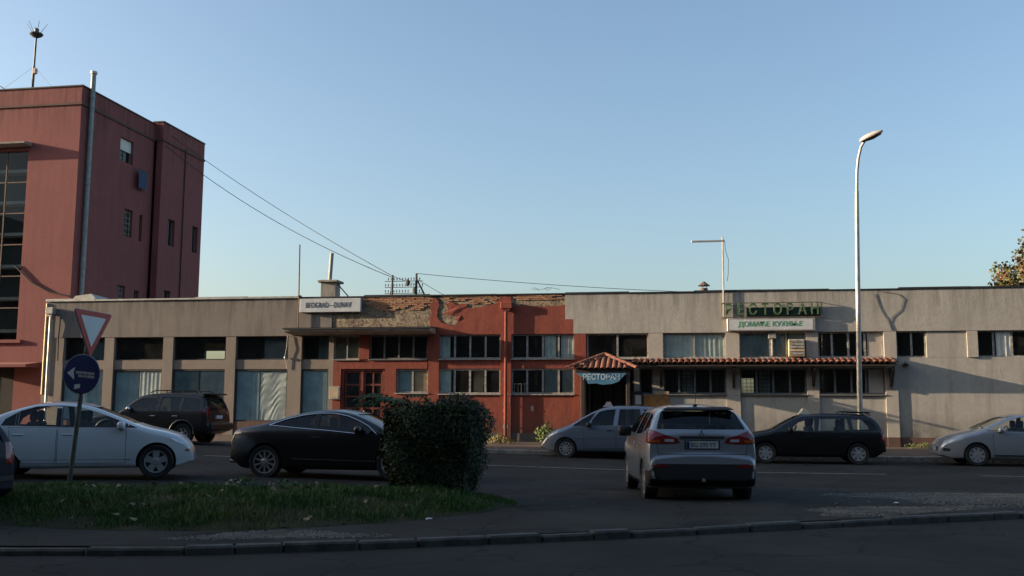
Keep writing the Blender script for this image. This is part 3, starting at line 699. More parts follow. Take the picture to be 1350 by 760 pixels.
window(rest, 16.1, 18.5, ZU, ZP, (.33, .66), FY + .14, 'whitewood', 'pane', .055, False)
def grille(parent, x0, x1, z0, z1, y):
    mb = MB(); n = max(2, int((x1 - x0) / .14))
    for i in range(n + 1): x = x0 + (x1 - x0) * i / n; mb.box(x - .008, x + .008, y, y + .016, z0, z1)
    for k in range(6): z = z0 + (z1 - z0) * (k + .5) / 6; mb.box(x0, x1, y - .006, y + .008, z - .008, z + .008)
    obj('window_grille', mb, M['black'], parent)
for a, b, mu in ((-.82, 1.46, (.25, .5, .75)), (1.95, 4.31, (.25, .5, .75)), (4.72, 7.0, (.25, .5, .72))):
    wn = window(rest, a, b, 2.1, ZS, mu, FY + .14, 'greyframe', 'pane', .06, True, [(.73, 1, 'restpier', .0, .02)] if a > 4 else [(.27, .48, 'curtain', .01, .5)])
    if a < 4: grille(wn, a + .1, b - .1, 2.16, ZS - .05, FY + .2)
window(rest, -1.7, -1.2, 2.1, ZS, (), FY + .14, 'greyframe', 'pane', .05, False)
mb = MB(); mb.bbox(3.68, 4.24, FY - .16, FY + .115, 3.46, 4.08, .01); ac = obj('air_conditioner', mb, M['plywood'], rest)
for k in range(5):
    z = 3.52 + k * .115; mb = MB(); mb.bbox(3.70, 4.22, FY - .19, FY - .163, z, z + (.085 if k != 1 else .03), .005); obj('louvre', mb, M['whitewood'], ac)
mb = MB(); mb.tube([(3.12, FY + .06, 3.5), (3.12, FY + .06, 4.2)], .035, 8); mb.bbox(2.98, 3.26, FY - .06, FY + .11, 4.12, 4.32, .01); obj('vent_pipe', mb, M['whitewood'], rest)
hull(rest, -3.68, XR, 'tar', [(2.2, 3.0, 2.3, 2.95)]); coping(rest, -4.46, XR, 'tar', .045, .04)
mb = MB(); mb.tube([(.74, 38.6, 5.5), (.74, 38.6, 6.16)], .14, 12); ch = obj('vent_stack', mb, M['rust'], rest, smooth=True)
mb = MB(); mb.lathe([(.24, 6.25), (.22, 6.27), (.03, 6.42), (.0, 6.42)], 12, Matrix.Translation((.74, 38.6, 0)))
for k in range(3): mb.tube([(.74 + .1 * cos(k * 2.1), 38.6 + .1 * sin(k * 2.1), 6.14), (.74 + .1 * cos(k * 2.1), 38.6 + .1 * sin(k * 2.1), 6.27)], .012, 5)
obj('cowl', mb, M['rust'], ch)
mb = MB(); mb.bbox(7.6, 7.78, FY - .12, FY + .07, 3.1, 3.2, .02); mb.tube([(7.69, FY + .06, 3.22), (7.69, FY - .05, 3.26)], .02, 6); obj('wall_lamp', mb, M['blackplastic'], rest)
# tiled eave and porch: every barrel tile a part
tme = None
def tile_mesh():
    mb = MB(); n = 6; L = .36; vs = []
    for t in (0, 1):
        R = .085 if t == 0 else .10
        for rr_ in (R, R - .014):
            for i in range(n + 1): a = pi * i / n; vs.append((rr_ * cos(a), -L * t, rr_ * sin(a) * .75))
    k = n + 1
    for i in range(n):
        mb_f = [(i, i + 1, 2 * k + i + 1, 2 * k + i), (k + i, 3 * k + i, 3 * k + i + 1, k + i + 1), (2 * k + i, 2 * k + i + 1, 3 * k + i + 1, 3 * k + i)]
        if i == 0: mb.add(vs, mb_f)
        else:
            for f in mb_f: mb.f.append(f); mb.mi.append(0)
    mb.f.append((0, 2 * k, 3 * k, k)); mb.mi.append(0); mb.f.append((n, k + n, 3 * k + n, 2 * k + n)); mb.mi.append(0)
    b = mb.bm(); me = bpy.data.meshes.new('roof_tile'); b.to_mesh(me); b.free(); me.shade_smooth(); me.set_sharp_from_angle(angle=rad(50)); me.materials.append(M['tile']); return me
tme = tile_mesh()
def put_tile(parent, p, Rm, s=1.0):
    o = bpy.data.objects.new('roof_tile', tme); COL.objects.link(o); o.parent = parent
    mw = Matrix.Translation(Vector(p) - wloc(parent)) @ Rm.to_4x4(); o.matrix_local = mw @ Matrix.Diagonal((s, s, s, 1)); return o
EX0, EX1, EZ, EO = -1.95, 7.3, 3.37, .62
mb = MB(); mb.prism([(FY + .1, EZ - .03), (FY - EO, EZ - .24), (FY - EO, EZ - .28), (FY + .1, EZ - .09)], EX0, EX1, 'x'); ev = obj('eave', mb, M['darkwood'], rest)
slope = math.atan(.21 / (EO + .1))
n = int((EX1 - EX0) / .215)
for i in range(n + 1):
    x = EX0 + .08 + (EX1 - EX0 - .16) * i / n
    for r in range(2):
        Rm = Matrix.Rotation(slope - .05, 3, 'X') @ Matrix.Rotation(random.uniform(-.05, .05), 3, 'Z')
        put_tile(ev, (x + random.uniform(-.012, .012), FY + .06 - .34 * r, EZ + .005 - .34 * r * .27 + (0 if r else -.0)), Rm, 1.0)
for x in (-.9, 1.72, 4.52, 7.18):
    mb = MB(); mb.box(x - .05, x + .05, FY - .1, FY + .0, 2.32, 3.05); mb.prism([(FY - .1, 2.4), (FY - .1, 2.55), (FY - .55, 3.08), (FY - .55, 2.98)], x - .045, x + .045, 'x'); obj('bracket', mb, M['darkwood'], ev)
# porch: half pyramid of tiles on dark posts
PX0, PX1, PY, PZ, AX, AZ = -3.98, -1.93, 36.0, 2.98, -2.95, 3.50
mb = MB(); mb.add([(PX0, PY, PZ), (PX1, PY, PZ), (PX1, FY, PZ), (PX0, FY, PZ), (AX, FY, AZ), (AX, FY - .25, AZ)], [(0, 1, 5), (1, 2, 4, 5), (3, 0, 5, 4), (0, 3, 2, 1), (2, 3, 4)])
pr_ = obj('porch_roof', mb, M['darkwood'], rest)
def slope_tiles(A, B, Cc):        # triangle: eave A->B, apex C; columns run up the slope
    A, B, Cc = Vector(A), Vector(B), Vector(Cc); e = (B - A); L = e.length; e.normalize()
    nrm = e.cross(Cc - A).normalized()
    if nrm.z < 0: nrm = -nrm
    upv = nrm.cross(e); 
    if upv.z < 0: upv = -upv
    H = (Cc - A).dot(upv); ac = (Cc - A).dot(e); k = int(L / .205)
    for i in range(k + 1):
        u = .04 + (L - .08) * i / k; h = H * (u / ac if u < ac else (L - u) / (L - ac)); r = 0
        while True:
            v = r * .27 + .30
            if v > h + .12: break
            base = A + e * u + upv * v + nrm * (.012 + .0 * r)
            Rm = Matrix((e, upv, nrm)).transposed(); Rm = Rm @ Matrix.Rotation(.06, 3, 'X')
            put_tile(pr_, base + nrm * .02, Rm, .95); r += 1
slope_tiles((PX0 - .05, PY - .04, PZ), (PX1 + .05, PY - .04, PZ), (AX, FY - .25, AZ))
slope_tiles((PX1 + .04, PY - .04, PZ), (PX1 + .04, FY + .6, PZ), (AX, FY - .1, AZ)) if False else None
def ridge(A, B):
    A, B = Vector(A), Vector(B); d = (A - B); n = int(d.length / .3); d.normalize(); sx = d.cross(Vector((0, 0, 1))).normalized(); nz = sx.cross(d)
    Rm = Matrix((sx, -d, nz)).transposed()
    for i in range(n + 1): put_tile(pr_, B + d * (i * .29) + nz * .05, Rm, 1.1)
ridge((PX0 - .05, PY - .02, PZ + .05), (AX, FY - .25, AZ + .02)); ridge((PX1 + .05, PY - .02, PZ + .05), (AX, FY - .25, AZ + .02))
for i in range(5): 
    y = PY + .1 + i * .24; 
    for sgn, X in ((1, PX1), (-1, PX0)):
        f = (y - PY) / (FY - PY); Rm = Matrix.Rotation(sgn * pi / 2, 3, 'Z') @ Matrix.Rotation(math.atan((AZ - PZ) / abs(X - AX)), 3, 'X')
        for r in range(1 + int(f * 3)):
            q = .32 + r * .28; put_tile(pr_, (X - sgn * q * .85, y, PZ + .03 + q * .85 * (AZ - PZ) / abs(X - AX)), Rm, .95)
mb = MB(); mb.box(PX0 + .05, PX1 - .05, PY + .04, PY + .14, PZ - .16, PZ - .004); obj('beam', mb, M['darkwood'], pr_)
for x in (PX0 + .3, PX1 - .12):
    mb = MB(); mb.bbox(x - .07, x + .07, PY + .05, PY + .19, .25, PZ - .16, .01); obj('post', mb, M['darkwood'], pr_)
mb = MB(); mb.box(-3.66, -1.9, FY + .7, FY + .8, .25, 3.05); mb.box(-3.66, -3.6, FY + .1, FY + .7, .25, 3.05); mb.box(-1.96, -1.9, FY + .1, FY + .7, .25, 3.05); dr = obj('entrance', mb, M['darkwood'], rest)
for i in range(4):
    mb = MB(); x = -3.5 + i * .4; mb.bbox(x, x + .36, FY + .64, FY + .69, .35, 2.5, .02); obj('door_board', mb, M['darkwood'], dr)
mb = MB(); mb.box(PX0 + .24, PX0 + .32, FY - .45, FY + .0, .3, 2.84); obj('side_screen', mb, M['darkwood'], rest)

# ------------------------------------------------------------ tall terracotta block at the left
tower = thing('apartment_block', 'tall terracotta rendered block with glazed stairwell behind the shop', 'building', (-34, 47, 0))
TX, TY = -27.95, 41.5
mb = MB(); SW = (-36.5, -30.58, 4.6, 13.6)
mb.box(-46, SW[0], TY, TY + .5, -.2, 15.72); mb.box(SW[1], TX, TY, TY + .5, -.2, 15.72); mb.box(SW[0], SW[1], TY, TY + .5, 13.6, 15.72); mb.box(SW[0], SW[1], TY, TY + .5, 3.5, 4.6)
mb.box(SW[0], -33.5, TY, TY + .5, -.2, 3.5); mb.box(-30.2, SW[1], TY, TY + .5, -.2, 3.5) if False else None
mb.box(-46, TX - .36, 48.3, 52.75, -.2, 15.72); mb.box(-46, -45.5, TY + .5, 48.3, -.2, 15.72)
wt = obj('wall', mb, M['tower'], tower)
# side wall with openings
ops = [(44.9, 46.1, 13.9, 15.1), (45.6, 46.35, 10.15, 11.55), (47.0, 47.3, 10.1, 11.5), (45.3, 46.0, 6.3, 7.6), (46.85, 47.3, 6.3, 7.5)]
def side_wall(x, y0, y1, ops, name='side_wall'):
    mb = MB(); ys = sorted({y0, y1} | {o[k] for o in ops for k in (0, 1)}); zs = sorted({-.2, 15.72} | {o[k] for o in ops for k in (2, 3)})
    for a, b in zip(ys, ys[1:]):
        for c, d in zip(zs, zs[1:]):
            if not any(o[0] <= a < o[1] and o[2] <= c < o[3] for o in ops): mb.box(x - .35, x, a, b, c, d)
    return obj(name, mb, M['tower'], tower)
side_wall(TX, TY + .5, 48.1, ops)
ops2 = [(49.0, 49.75, 10.2, 11.65), (51.7, 52.35, 10.25, 11.75), (48.9, 49.6, 6.8, 7.75), (51.5, 52.2, 6.8, 7.4)]
side_wall(-27.45, 48.1, 52.75, ops2)
def side_window(x, o, bars=0, shutter=0):
    y0, y1, z0, z1 = o; mb = MB()
    for a, b, c, d in ((y0, y0 + .05, z0, z1), (y1 - .05, y1, z0, z1), (y0, y1, z0, z0 + .05), (y0, y1, z1 - .05, z1), ((y0 + y1) / 2 - .025, (y0 + y1) / 2 + .025, z0, z1)): mb.box(x - .22, x - .17, a, b, c, d)
    w = obj('window', mb, M['greyframe'], tower)
    for a, b in ((y0 + .05, (y0 + y1) / 2 - .025), ((y0 + y1) / 2 + .025, y1 - .05)):
        p = MB(); p.add([(x - .20, a, z0 + .052), (x - .20, b, z0 + .052), (x - .20, b, z1 - .052), (x - .20, a, z1 - .052)], [(0, 1, 2, 3)]); obj('pane', p, M['pane'], w)
    if bars:
        g = MB()
        for k in range(5): z = z0 + (z1 - z0) * (k + .5) / 5; g.box(x - .12, x - .105, y0 + .02, y1 - .02, z - .012, z + .012)
        for k in range(3): y = y0 + (y1 - y0) * (k + .5) / 3; g.box(x - .104, x - .09, y - .01, y + .01, z0 + .01, z1 - .01)
        obj('window_grille', g, M['whitewood'], w)
    if shutter: g = MB(); g.box(x - .15, x - .12, y0 + .03, y1 - .03, z1 - (z1 - z0) * shutter, z1 - .02); obj('roller_shutter', g, M['drape'], w)
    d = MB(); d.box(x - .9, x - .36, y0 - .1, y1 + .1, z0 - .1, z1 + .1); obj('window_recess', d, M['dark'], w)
for k, o in enumerate(ops): side_window(TX, o, 1 if k in (1, 3) else 0, .5 if k == 0 else 0)
for o in ops2: side_window(-27.45, o)
# cornice band and parapet above it
mb = MB(); mb.box(-46.05, TX + .06, TY - .06, 48.1, 15.72, 15.82); mb.box(-46.05, -27.39, 48.04, 52.756, 15.722, 15.822); obj('cornice', mb, M['plinth'], tower)
mb = MB(); mb.box(-46, TX, TY, 52.75, 15.82, 16.62); mb.box(TX, -27.45, 48.1, 52.75, 15.823, 16.75); obj('parapet', mb, M['tower'], tower)
mb = MB(); mb.box(-46.05, TX + .05, TY - .05, 52.755, 16.62, 16.68); mb.box(TX - .1, -27.4, 48.05, 52.755, 16.75, 16.81); obj('roof_edge', mb, M['tar'], tower)
# stairwell glazing: slab hood, mullions, panes
mb = MB(); mb.prism([(TY, 13.98), (TY - .55, 13.9), (TY - .55, 13.82), (TY, 13.78)], -36.6, -30.42, 'x'); obj('hood', mb, M['concrete'], tower)
mb = MB(); xs = [-36.5 + k * 1.184 for k in range(6)]; zs = [4.6 + k * 1.5 for k in range(7)]
for x in xs[1:-1]: mb.box(x - .03, x + .03, TY + .12, TY + .18, 4.6, 13.6)
for z in zs[1:-1]: mb.box(-36.5, -30.58, TY + .13, TY + .17, z - .025, z + .025)
st = obj('stair_window', mb, M['rust'], tower)
for i in range(5):
    for j in range(6):
        p = MB(); t = random.uniform(-.012, .012); p.add([(xs[i] + .032, TY + .145 + t, zs[j] + .027), (xs[i + 1] - .032, TY + .145 - t, zs[j] + .027), (xs[i + 1] - .032, TY + .15 - t, zs[j + 1] - .027), (xs[i] + .032, TY + .15 + t, zs[j + 1] - .027)], [(0, 1, 2, 3)]); obj('pane', p, M['stairglass'], st)
d = MB(); d.box(-36.6, -30.5, TY + 1.4, TY + 1.5, 3.5, 14); d.box(-36.6, -36.5, TY + .5, TY + 1.4, 3.5, 14); d.box(-30.5, -30.4, TY + .5, TY + 1.4, 3.5, 14); obj('stairwell', d, M['room'], tower)
for k in range(6):
    d = MB(); d.box(-36.4, -30.6, TY + .8, TY + 1.38, 5 + k * 1.55, 5.15 + k * 1.55); obj('landing', d, M['drape'], st)
mb = MB(); mb.box(-36.5, -30.3, TY - .12, TY - .005, 4.45, 4.6); obj('sill', mb, M['tower'], tower)
mb = MB(); mb.prism([(TY, 3.55), (TY - 1.0, 3.42), (TY - 1.0, 3.3), (TY, 3.3)], -33.6, -29.3, 'x'); obj('door_hood', mb, M['tower'], tower)
mb = MB(); mb.box(-33.5, -30.58, TY + .3, TY + .4, -.2, 3.5); obj('entrance', mb, M['dark'], tower)
mb = MB(); mb.tube([(-27.8, 42.1, 17.45), (-27.8, 42.1, 5)], .115, 12); pp = obj('flue_pipe', mb, M['pipe'], tower, smooth=True)
for z in (14.6, 12.0, 9.8, 8.0, 16.2):
    mb = MB(); mb.tube([(-27.8, 42.1, z), (-27.8, 42.1, z + .09)], .14, 12); obj('pipe_collar', mb, M['pipe'], pp, smooth=True)
mb = MB(); mb.lathe([(.16, 17.4), (.16, 17.52), (.0, 17.55)], 12, Matrix.Translation((-27.8, 42.1, 0))); obj('pipe_cap', mb, M['zinc'], pp)
mb = MB(); mb.tube([(-27.4, 50.5, 15.9), (-27.4, 50.5, 9), (-27.4, 50.5, 5)], .03, 6); obj('cable', mb, M['black'], tower)
mb = MB(); mb.tube([(-30.9, TY - .05, 8.1), (-30, TY - .05, 7.3), (-29, TY - .05, 6.8), (-28.0, TY - .05, 6.6)], .035, 6); obj('cable', mb, M['black'], tower)
# block added unseen, off to the left, to cast the shade over the near street
blk = thing('shade_block', 'five storey block added unseen to the left, to shade the near road', 'building', (-75, 4, 0))
mb = MB(); mb.box(-92, -62, -26, 21.6, -.3, 19); wb = obj('wall', mb, M['blockwall'], blk)
mb = MB(); mb.box(-92.4, -61.6, -26.4, 22.0, 19.0, 19.4); obj('roof', mb, M['concrete'], blk)
for fl in range(6):
    for k in range(11):
        y = -22.5 + k * 4.0; z = 1.2 + fl * 3.05
        mb = MB(); mb.box(-61.98, -61.93, y, y + 1.5, z, z + 1.5); wn = obj('window', mb, M['whitewood'], blk)
        mb = MB(); mb.box(-61.92, -61.9, y + .1, y + 1.4, z + .1, z + 1.4); obj('pane', mb, M['darkframe'], wn)

# terrace added unseen behind the viewer to block sky light and darken reflections
trc = thing('shade_terrace', 'unseen four storey terrace on the near side of the street behind the viewer', 'building', (0, -9, 0))
mb = MB(); mb.box(-60, 60, -16, -4.5, -.3, 17.5); obj('wall', mb, M['brownwall'], trc)
mb = MB(); mb.prism([(-16.5, 17.5), (-4.1, 17.5), (-10.3, 20.5)], -60.5, 60.5, 'x'); obj('roof', mb, M['tile'], trc)
for fl in range(5):
    for k in range(30):
        x = -57 + k * 3.9; z = 1.0 + fl * 3.5
        mb = MB(); mb.box(x, x + 1.5, -4.48, -4.44, z, z + 1.8); wn = obj('window', mb, M['whitewood'], trc)
        mb = MB(); mb.box(x + .1, x + 1.4, -4.435, -4.42, z + .1, z + 1.7); obj('pane', mb, M['darkframe'], wn)
# ------------------------------------------------------------ vehicles (local +x is forward, +y is left, origin on the ground between the axles)
def smooth_line(P, n=6):
    out = []
    for i in range(len(P) - 1):
        p0, p1, p2, p3 = P[max(i - 1, 0)], P[i], P[i + 1], P[min(i + 2, len(P) - 1)]
        for k in range(n):
            t = k / n
            out.append(tuple(.5 * ((2 * p1[c]) + (-p0[c] + p2[c]) * t + (2 * p0[c] - 5 * p1[c] + 4 * p2[c] - p3[c]) * t * t + (-p0[c] + 3 * p1[c] - 3 * p2[c] + p3[c]) * t ** 3) for c in (0, 1)))
    out.append(P[-1]); res = [out[0]]
    for x, z in out[1:]: res.append((max(x, res[-1][0] + .002), z))
    return res
def interp(L, x):
    if x <= L[0][0]: return L[0][1]
    for (a, b), (c, d) in zip(L, L[1:]):
        if a <= x <= c: return b + (d - b) * (x - a) / (c - a) if c > a else d
    return L[-1][1]

class Car:
    def __init__(s, name, label, cat, sp, loc, yaw):
        s.sp = sp; s.t = thing(name, label, cat, loc, yaw)
        s.sil = smooth_line(sp['sil']); s.xr, s.xf = s.sil[0][0], s.sil[-1][0]
        s.W = sp['W']; s.belt = sp['belt']; s.tum = sp.get('tum', .35); s.zb = sp.get('zb', .22)
        s.paint = M[sp['paint']]; s.mats = [s.paint, M['carinner']]
        s.loft()
    def hw(s, x):
        L = s.sp.get('ft', .8); a = max(0, (x - (s.xf - L)) / L); R = s.sp.get('rtl', .6); b = max(0, ((s.xr + R) - x) / R)
        return s.W * (1 - s.sp.get('ftap', .22) * a ** 2.4 - s.sp.get('rtap', .12) * b ** 2.6)
    def bot(s, x):
        a = min(x - s.xr, s.xf - x); z0 = s.sil[0][1] if x < 0 else s.sil[-1][1]
        return s.zb + (z0 - .06 - s.zb) * (1 - sstep(0, .35, a))
    def side(s, x, z):
        h = s.hw(x); zm = s.sp.get('zm', .62)
        if z < zm: y = h * (1 - .05 * ((zm - z) / (zm - s.zb)) ** 2)
        else: y = h * (1 - .030 * min(1, (z - zm) / (s.belt - zm)) ** 2)
        if z > s.belt: y -= s.tum * (z - s.belt) + .12 * (z - s.belt) ** 2
        return y
    def loft(s):
        xs = [p[0] for p in s.sil]; more = [s.xr + .03, s.xr + .08, s.xf - .03, s.xf - .08]
        dense = []
        for a, b in zip(xs, xs[1:]):
            n = max(1, int((b - a) / .07)); dense += [a + (b - a) * i / n for i in range(n)]
        xs = dense + [s.xf]; rings = []; NS, NF, NT = 12, 6, 6
        for x in xs:
            T = interp(s.sil, x); B = min(s.bot(x), T - .05); cr = min(s.sp.get('crown', .035), (T - B) * .25); Te = T - cr; r = min(s.sp.get('fil', .10), .45 * (Te - B))
            half = []; yb = s.side(x, B)
            for q in (0, .5, .88): half.append((yb * q, B + (.0 if q else .0)))
            for i in range(NS + 1):
                z = B + .02 + (Te - r - B - .02) * i / NS; half.append((s.side(x, z), z))
            ye = s.side(x, Te - r); ry = r * s.sp.get('fily', 1.0)
            for i in range(1, NF + 1):
                a = pi / 2 * i / NF; z = Te - r + r * sin(a); half.append((ye - (ye - s.side(x, z)) - ry * (1 - cos(a)), z))
            y1 = half[-1][0]
            for i in range(1, NT + 1): q = 1 - i / NT; half.append((y1 * q, Te + cr * (1 - q * q)))
            ring = half + [(-y, z) for y, z in half[-2:0:-1]]
            rings.append([(x, y, z) for y, z in ring])
        n = len(rings[0]); mb = MB(); vs = [p for R in rings for p in R]; fs = []
        for i in range(len(rings) - 1):
            for j in range(n): fs.append((i * n + j, i * n + (j + 1) % n, (i + 1) * n + (j + 1) % n, (i + 1) * n + j))
        fs.append(tuple(range(n))[::-1]); fs.append(tuple((len(rings) - 1) * n + j for j in range(n))); mb.add(vs, fs)
        b = mb.bm(); bmesh.ops.triangulate(b, faces=[f for f in b.faces if len(f.verts) > 4])
        for f in b.faces: f.smooth = True
        s.orig = b; b.normal_update(); s.bvh = BVHTree.FromBMesh(b); b.verts.ensure_lookup_table(); b.faces.ensure_lookup_table()
    def cavity(s):
        x0, x1 = s.sp['cav']; mb = MB(); rings = []; k = 22
        for i in range(k + 1):
            x = x0 + (x1 - x0) * i / k; T = interp(s.sil, x) - .075; zl = s.sp.get('cavz', .74); T = max(T, zl + .06); zb_ = min(s.belt, T - .03)
            pts = [(s.side(x, zl) - .07, zl), (s.side(x, zb_) - .07, zb_), (s.side(x, T - .04) - .075, max(T - .04, zb_ + .01)), (max(.1, s.side(x, T) - .14), max(T, zb_ + .02))]
            rings.append([(x, y, z) for y, z in pts] + [(x, -y, z) for y, z in pts[::-1]])
        n = 8; vs = [p for R in rings for p in R]; fs = [(i * n + j, i * n + (j + 1) % n, (i + 1) * n + (j + 1) % n, (i + 1) * n + j) for i in range(k) for j in range(n)]
        fs += [tuple(range(n))[::-1], tuple(k * n + j for j in range(n))]; mb.add(vs, fs); return mb
    def build(s):
        sp = s.sp; me = bpy.data.meshes.new('body'); s.orig.to_mesh(me)
        body = link('body', me, s.mats, s.t); body.parent = None
        cut = [s.cavity()]
        mb = MB(); 
        for p in sp['windows']: mb.prism(p, -2, 2, 'y')
        cut.append(mb)
        mb = MB(); wz = sp['wind']; mb.prism([(-wz[2], wz[0]), (wz[2], wz[0]), (wz[3], wz[1]), (-wz[3], wz[1])], wz[4], 3, 'x')
        rz = sp.get('rear'); 
        if rz: mb.prism(rz if len(rz) > 5 else [(-rz[2], rz[0]), (rz[2], rz[0]), (rz[3], rz[1]), (-rz[3], rz[1])], -3, sp.get('rearx', -.6), 'x')
        cut.append(mb)
        mb = MB(); ra = sp['wr'] * sp.get('arch', 1.14)
        for x in (sp['wb'] / 2, -sp['wb'] / 2):
            for sg in (1, -1):
                n = 28; pz = [(x + ra * cos(2 * pi * i / n), sp['wr'] + ra * sin(2 * pi * i / n)) for i in range(n)]
                mb.prism(pz, sg * (s.W - .30), sg * (s.W + .2), 'y')
        cut.append(mb)
        for c in cut:
            b = c.bm(); bmesh.ops.triangulate(b, faces=b.faces[:])
            for f in b.faces: f.material_index = 1
            cm = bpy.data.meshes.new('cut'); b.to_mesh(cm); b.free(); co = link('cut', cm, s.mats)
            md = body.modifiers.new('b', 'BOOLEAN'); md.operation = 'DIFFERENCE'; md.solver = 'EXACT'; md.object = co
            dg = bpy.context.evaluated_depsgraph_get(); dg.update(); nm = bpy.data.meshes.new_from_object(body.evaluated_get(dg))
            body.modifiers.clear(); bpy.data.objects.remove(co); old = body.data; body.data = nm; bpy.data.meshes.remove(old)
        me = body.data; me.name = 'body'; body.parent = s.t
        # keep the smooth surface normals of the uncut shell
        nrm = []; vn = [v.normal.copy() for v in s.orig.verts]
        lo = [None] * len(me.loops)
        from mathutils.interpolate import poly_3d_calc
        for p in me.polygons:
            for li in p.loop_indices:
                co = me.vertices[me.loops[li].vertex_index].co; n = None
                if p.material_index == 0:
                    h = s.bvh.find_nearest(co)
                    if h[0] is not None and h[3] < .002:
                        f = s.orig.faces[h[2]]; w = poly_3d_calc([v.co for v in f.verts], h[0]); n = Vector((0, 0, 0))
                        for v, k in zip(f.verts, w): n += vn[v.index] * k
                        if n.dot(p.normal) < .2: n = None
                lo[li] = (n.normalized() if n else p.normal)[:]
        me.shade_smooth(); me.normals_split_custom_set(lo); s.body = body
        # glass
        g = M[sp.get('glass', 'carglass')]
        for p in sp['windows']:
            for sg in (1, -1): s.panel('window', p, 'y', sg, -.012, g)
        wz = sp['wind']; s.panel('windscreen', [(-wz[2], wz[0]), (wz[2], wz[0]), (wz[3], wz[1]), (-wz[3], wz[1])], 'x', 1, -.012, M['carglass'])
        if rz: s.panel('rear_window', rz if len(rz) > 5 else [(-rz[2], rz[0]), (rz[2], rz[0]), (rz[3], rz[1]), (-rz[3], rz[1])], 'x', -1, -.012, g if not sp.get('rearclear') else M['carglass'])
        s.wheels(); s.interior()
        for d in sp.get('doors', ()):
            for sg in (1, -1):
                cx = sum(q[0] for q in d) / len(d); cz = sum(q[1] for q in d) / len(d)
                s.panel('door_gap', [(cx + (x - cx) * 1.0 + (.008 if x > cx else -.008), z + (.006 if z > cz else -.008)) for x, z in d], 'y', sg, .0015, M['black'], parent=s.t)
                dr = s.panel('door', d, 'y', sg, .004, s.paint)
                hx = min(q[0] for q in d) + .16; hz = max(q[1] for q in d) - .13
                s.blob('handle', (hx, hz), sg, (.10, .018, .016), M[sp.get('handle', 'blackplastic')], dr)
        return s
    def hit(s, u, w, ax, sg):
        if ax == 'y': o, d = Vector((u, 3 * sg, w)), Vector((0, -sg, 0))
        else: o, d = Vector((4 * sg, u, w)), Vector((-sg, 0, 0))
        h = s.bvh.ray_cast(o, d)
        if h[0] is None:
            q = Vector((u, s.W * sg, w)) if ax == 'y' else Vector(((s.xf if sg > 0 else s.xr), u, w)); h = s.bvh.find_nearest(q)
            return h[0], h[1]
        return h[0], h[1]
    def panel(s, name, poly, ax, sg, off, mat, parent=None, th=.006, res=.07):
        b = bmesh.new(); pts = []
        for (a, c), (e, f) in zip(poly, poly[1:] + poly[:1]):
            n = max(1, int(sqrt((e - a) ** 2 + (f - c) ** 2) / res)); pts += [(a + (e - a) * i / n, c + (f - c) * i / n) for i in range(n)]
        fc = b.faces.new([b.verts.new((u, w, 0)) for u, w in pts])
        u0, u1 = min(p[0] for p in pts), max(p[0] for p in pts); w0, w1 = min(p[1] for p in pts), max(p[1] for p in pts)
        for lo_, hi, nn in ((u0, u1, Vector((1, 0, 0))), (w0, w1, Vector((0, 1, 0)))):
            k = int((hi - lo_) / res)
            for i in range(1, k + 1):
                bmesh.ops.bisect_plane(b, geom=b.verts[:] + b.edges[:] + b.faces[:], plane_co=nn * (lo_ + (hi - lo_) * i / (k + 1)), plane_no=nn, dist=1e-5)
        bmesh.ops.triangulate(b, faces=[f for f in b.faces if len(f.verts) > 4])
        outd = Vector((0, sg, 0)) if ax == 'y' else Vector((sg, 0, 0))
        for v in b.verts:
            h, n = s.hit(v.co.x, v.co.y, ax, sg); nn = n if n.dot(outd) > .25 else outd
            v.co = h + nn * off
        b.normal_update(); fl = [f for f in b.faces if f.normal.dot(outd) < 0]
        if len(fl) > len(b.faces) / 2: bmesh.ops.reverse_faces(b, faces=b.faces[:])
        for f in b.faces: f.smooth = True
        if 'glass' not in mat.name and off >= 0:
            ed = [e for e in b.edges if e.is_boundary]; r = bmesh.ops.extrude_edge_only(b, edges=ed)
            for v in [g for g in r['geom'] if isinstance(g, bmesh.types.BMVert)]: v.co -= outd * (off + th)
        me = bpy.data.meshes.new(name); b.to_mesh(me); b.free(); me.set_sharp_from_angle(angle=rad(50))
        return link(name, me, mat, parent or s.t)
    def blob(s, name, uw, sg, size, mat, parent=None, ax='y'):
        h, n = s.hit(uw[0], uw[1], ax, sg); mb = MB(); a, b, c = size
        if ax == 'y': mb.bbox(h.x - a, h.x + a, h.y - b, h.y + b, h.z - c, h.z + c, min(size) * .6)
        else: mb.bbox(h.x - a, h.x + a, h.y - b, h.y + b, h.z - c, h.z + c, min(size) * .6)
        return obj(name, mb, mat, parent or s.t, world=False, smooth=True)
    def trim(s, name, pts, sg, r, mat, off=.004):
        L = []
        for (a, c), (e, f) in zip(pts, pts[1:]):
            n = max(1, int(sqrt((e - a) ** 2 + (f - c) ** 2) / .07)); L += [(a + (e - a) * i / n, c + (f - c) * i / n) for i in range(n)]
        L.append(pts[-1]); mb = MB(); mb.tube([s.hit(u, w, 'y', sg)[0] + Vector((0, sg * off, 0)) for u, w in L], r, 5)
        return obj(name, mb, mat, s.t, world=False, smooth=True, angle=60)
    def wheels(s):
        sp = s.sp; R = sp['wr']; w = .105; rr = sp.get('rim', R * .66); n = sp.get('spokes', 7)
        Rx = Matrix.Rotation(-pi / 2, 4, 'X')            # z -> +y
        tb = MB(); tb.lathe([(rr, -w * .8), (R * .93, -w), (R, -w * .7), (R, w * .7), (R * .93, w), (rr + .01, w * .85), (rr - .005, w * .5), (rr - .005, -w * .5)], 32, Rx); tb.f = tb.f[:-2]; tb.mi = tb.mi[:-2]
        for i in range(32): a, b = 7 * 32 + i, 7 * 32 + (i + 1) % 32; tb.f.append((a, b, (i + 1) % 32, i)); tb.mi.append(0)
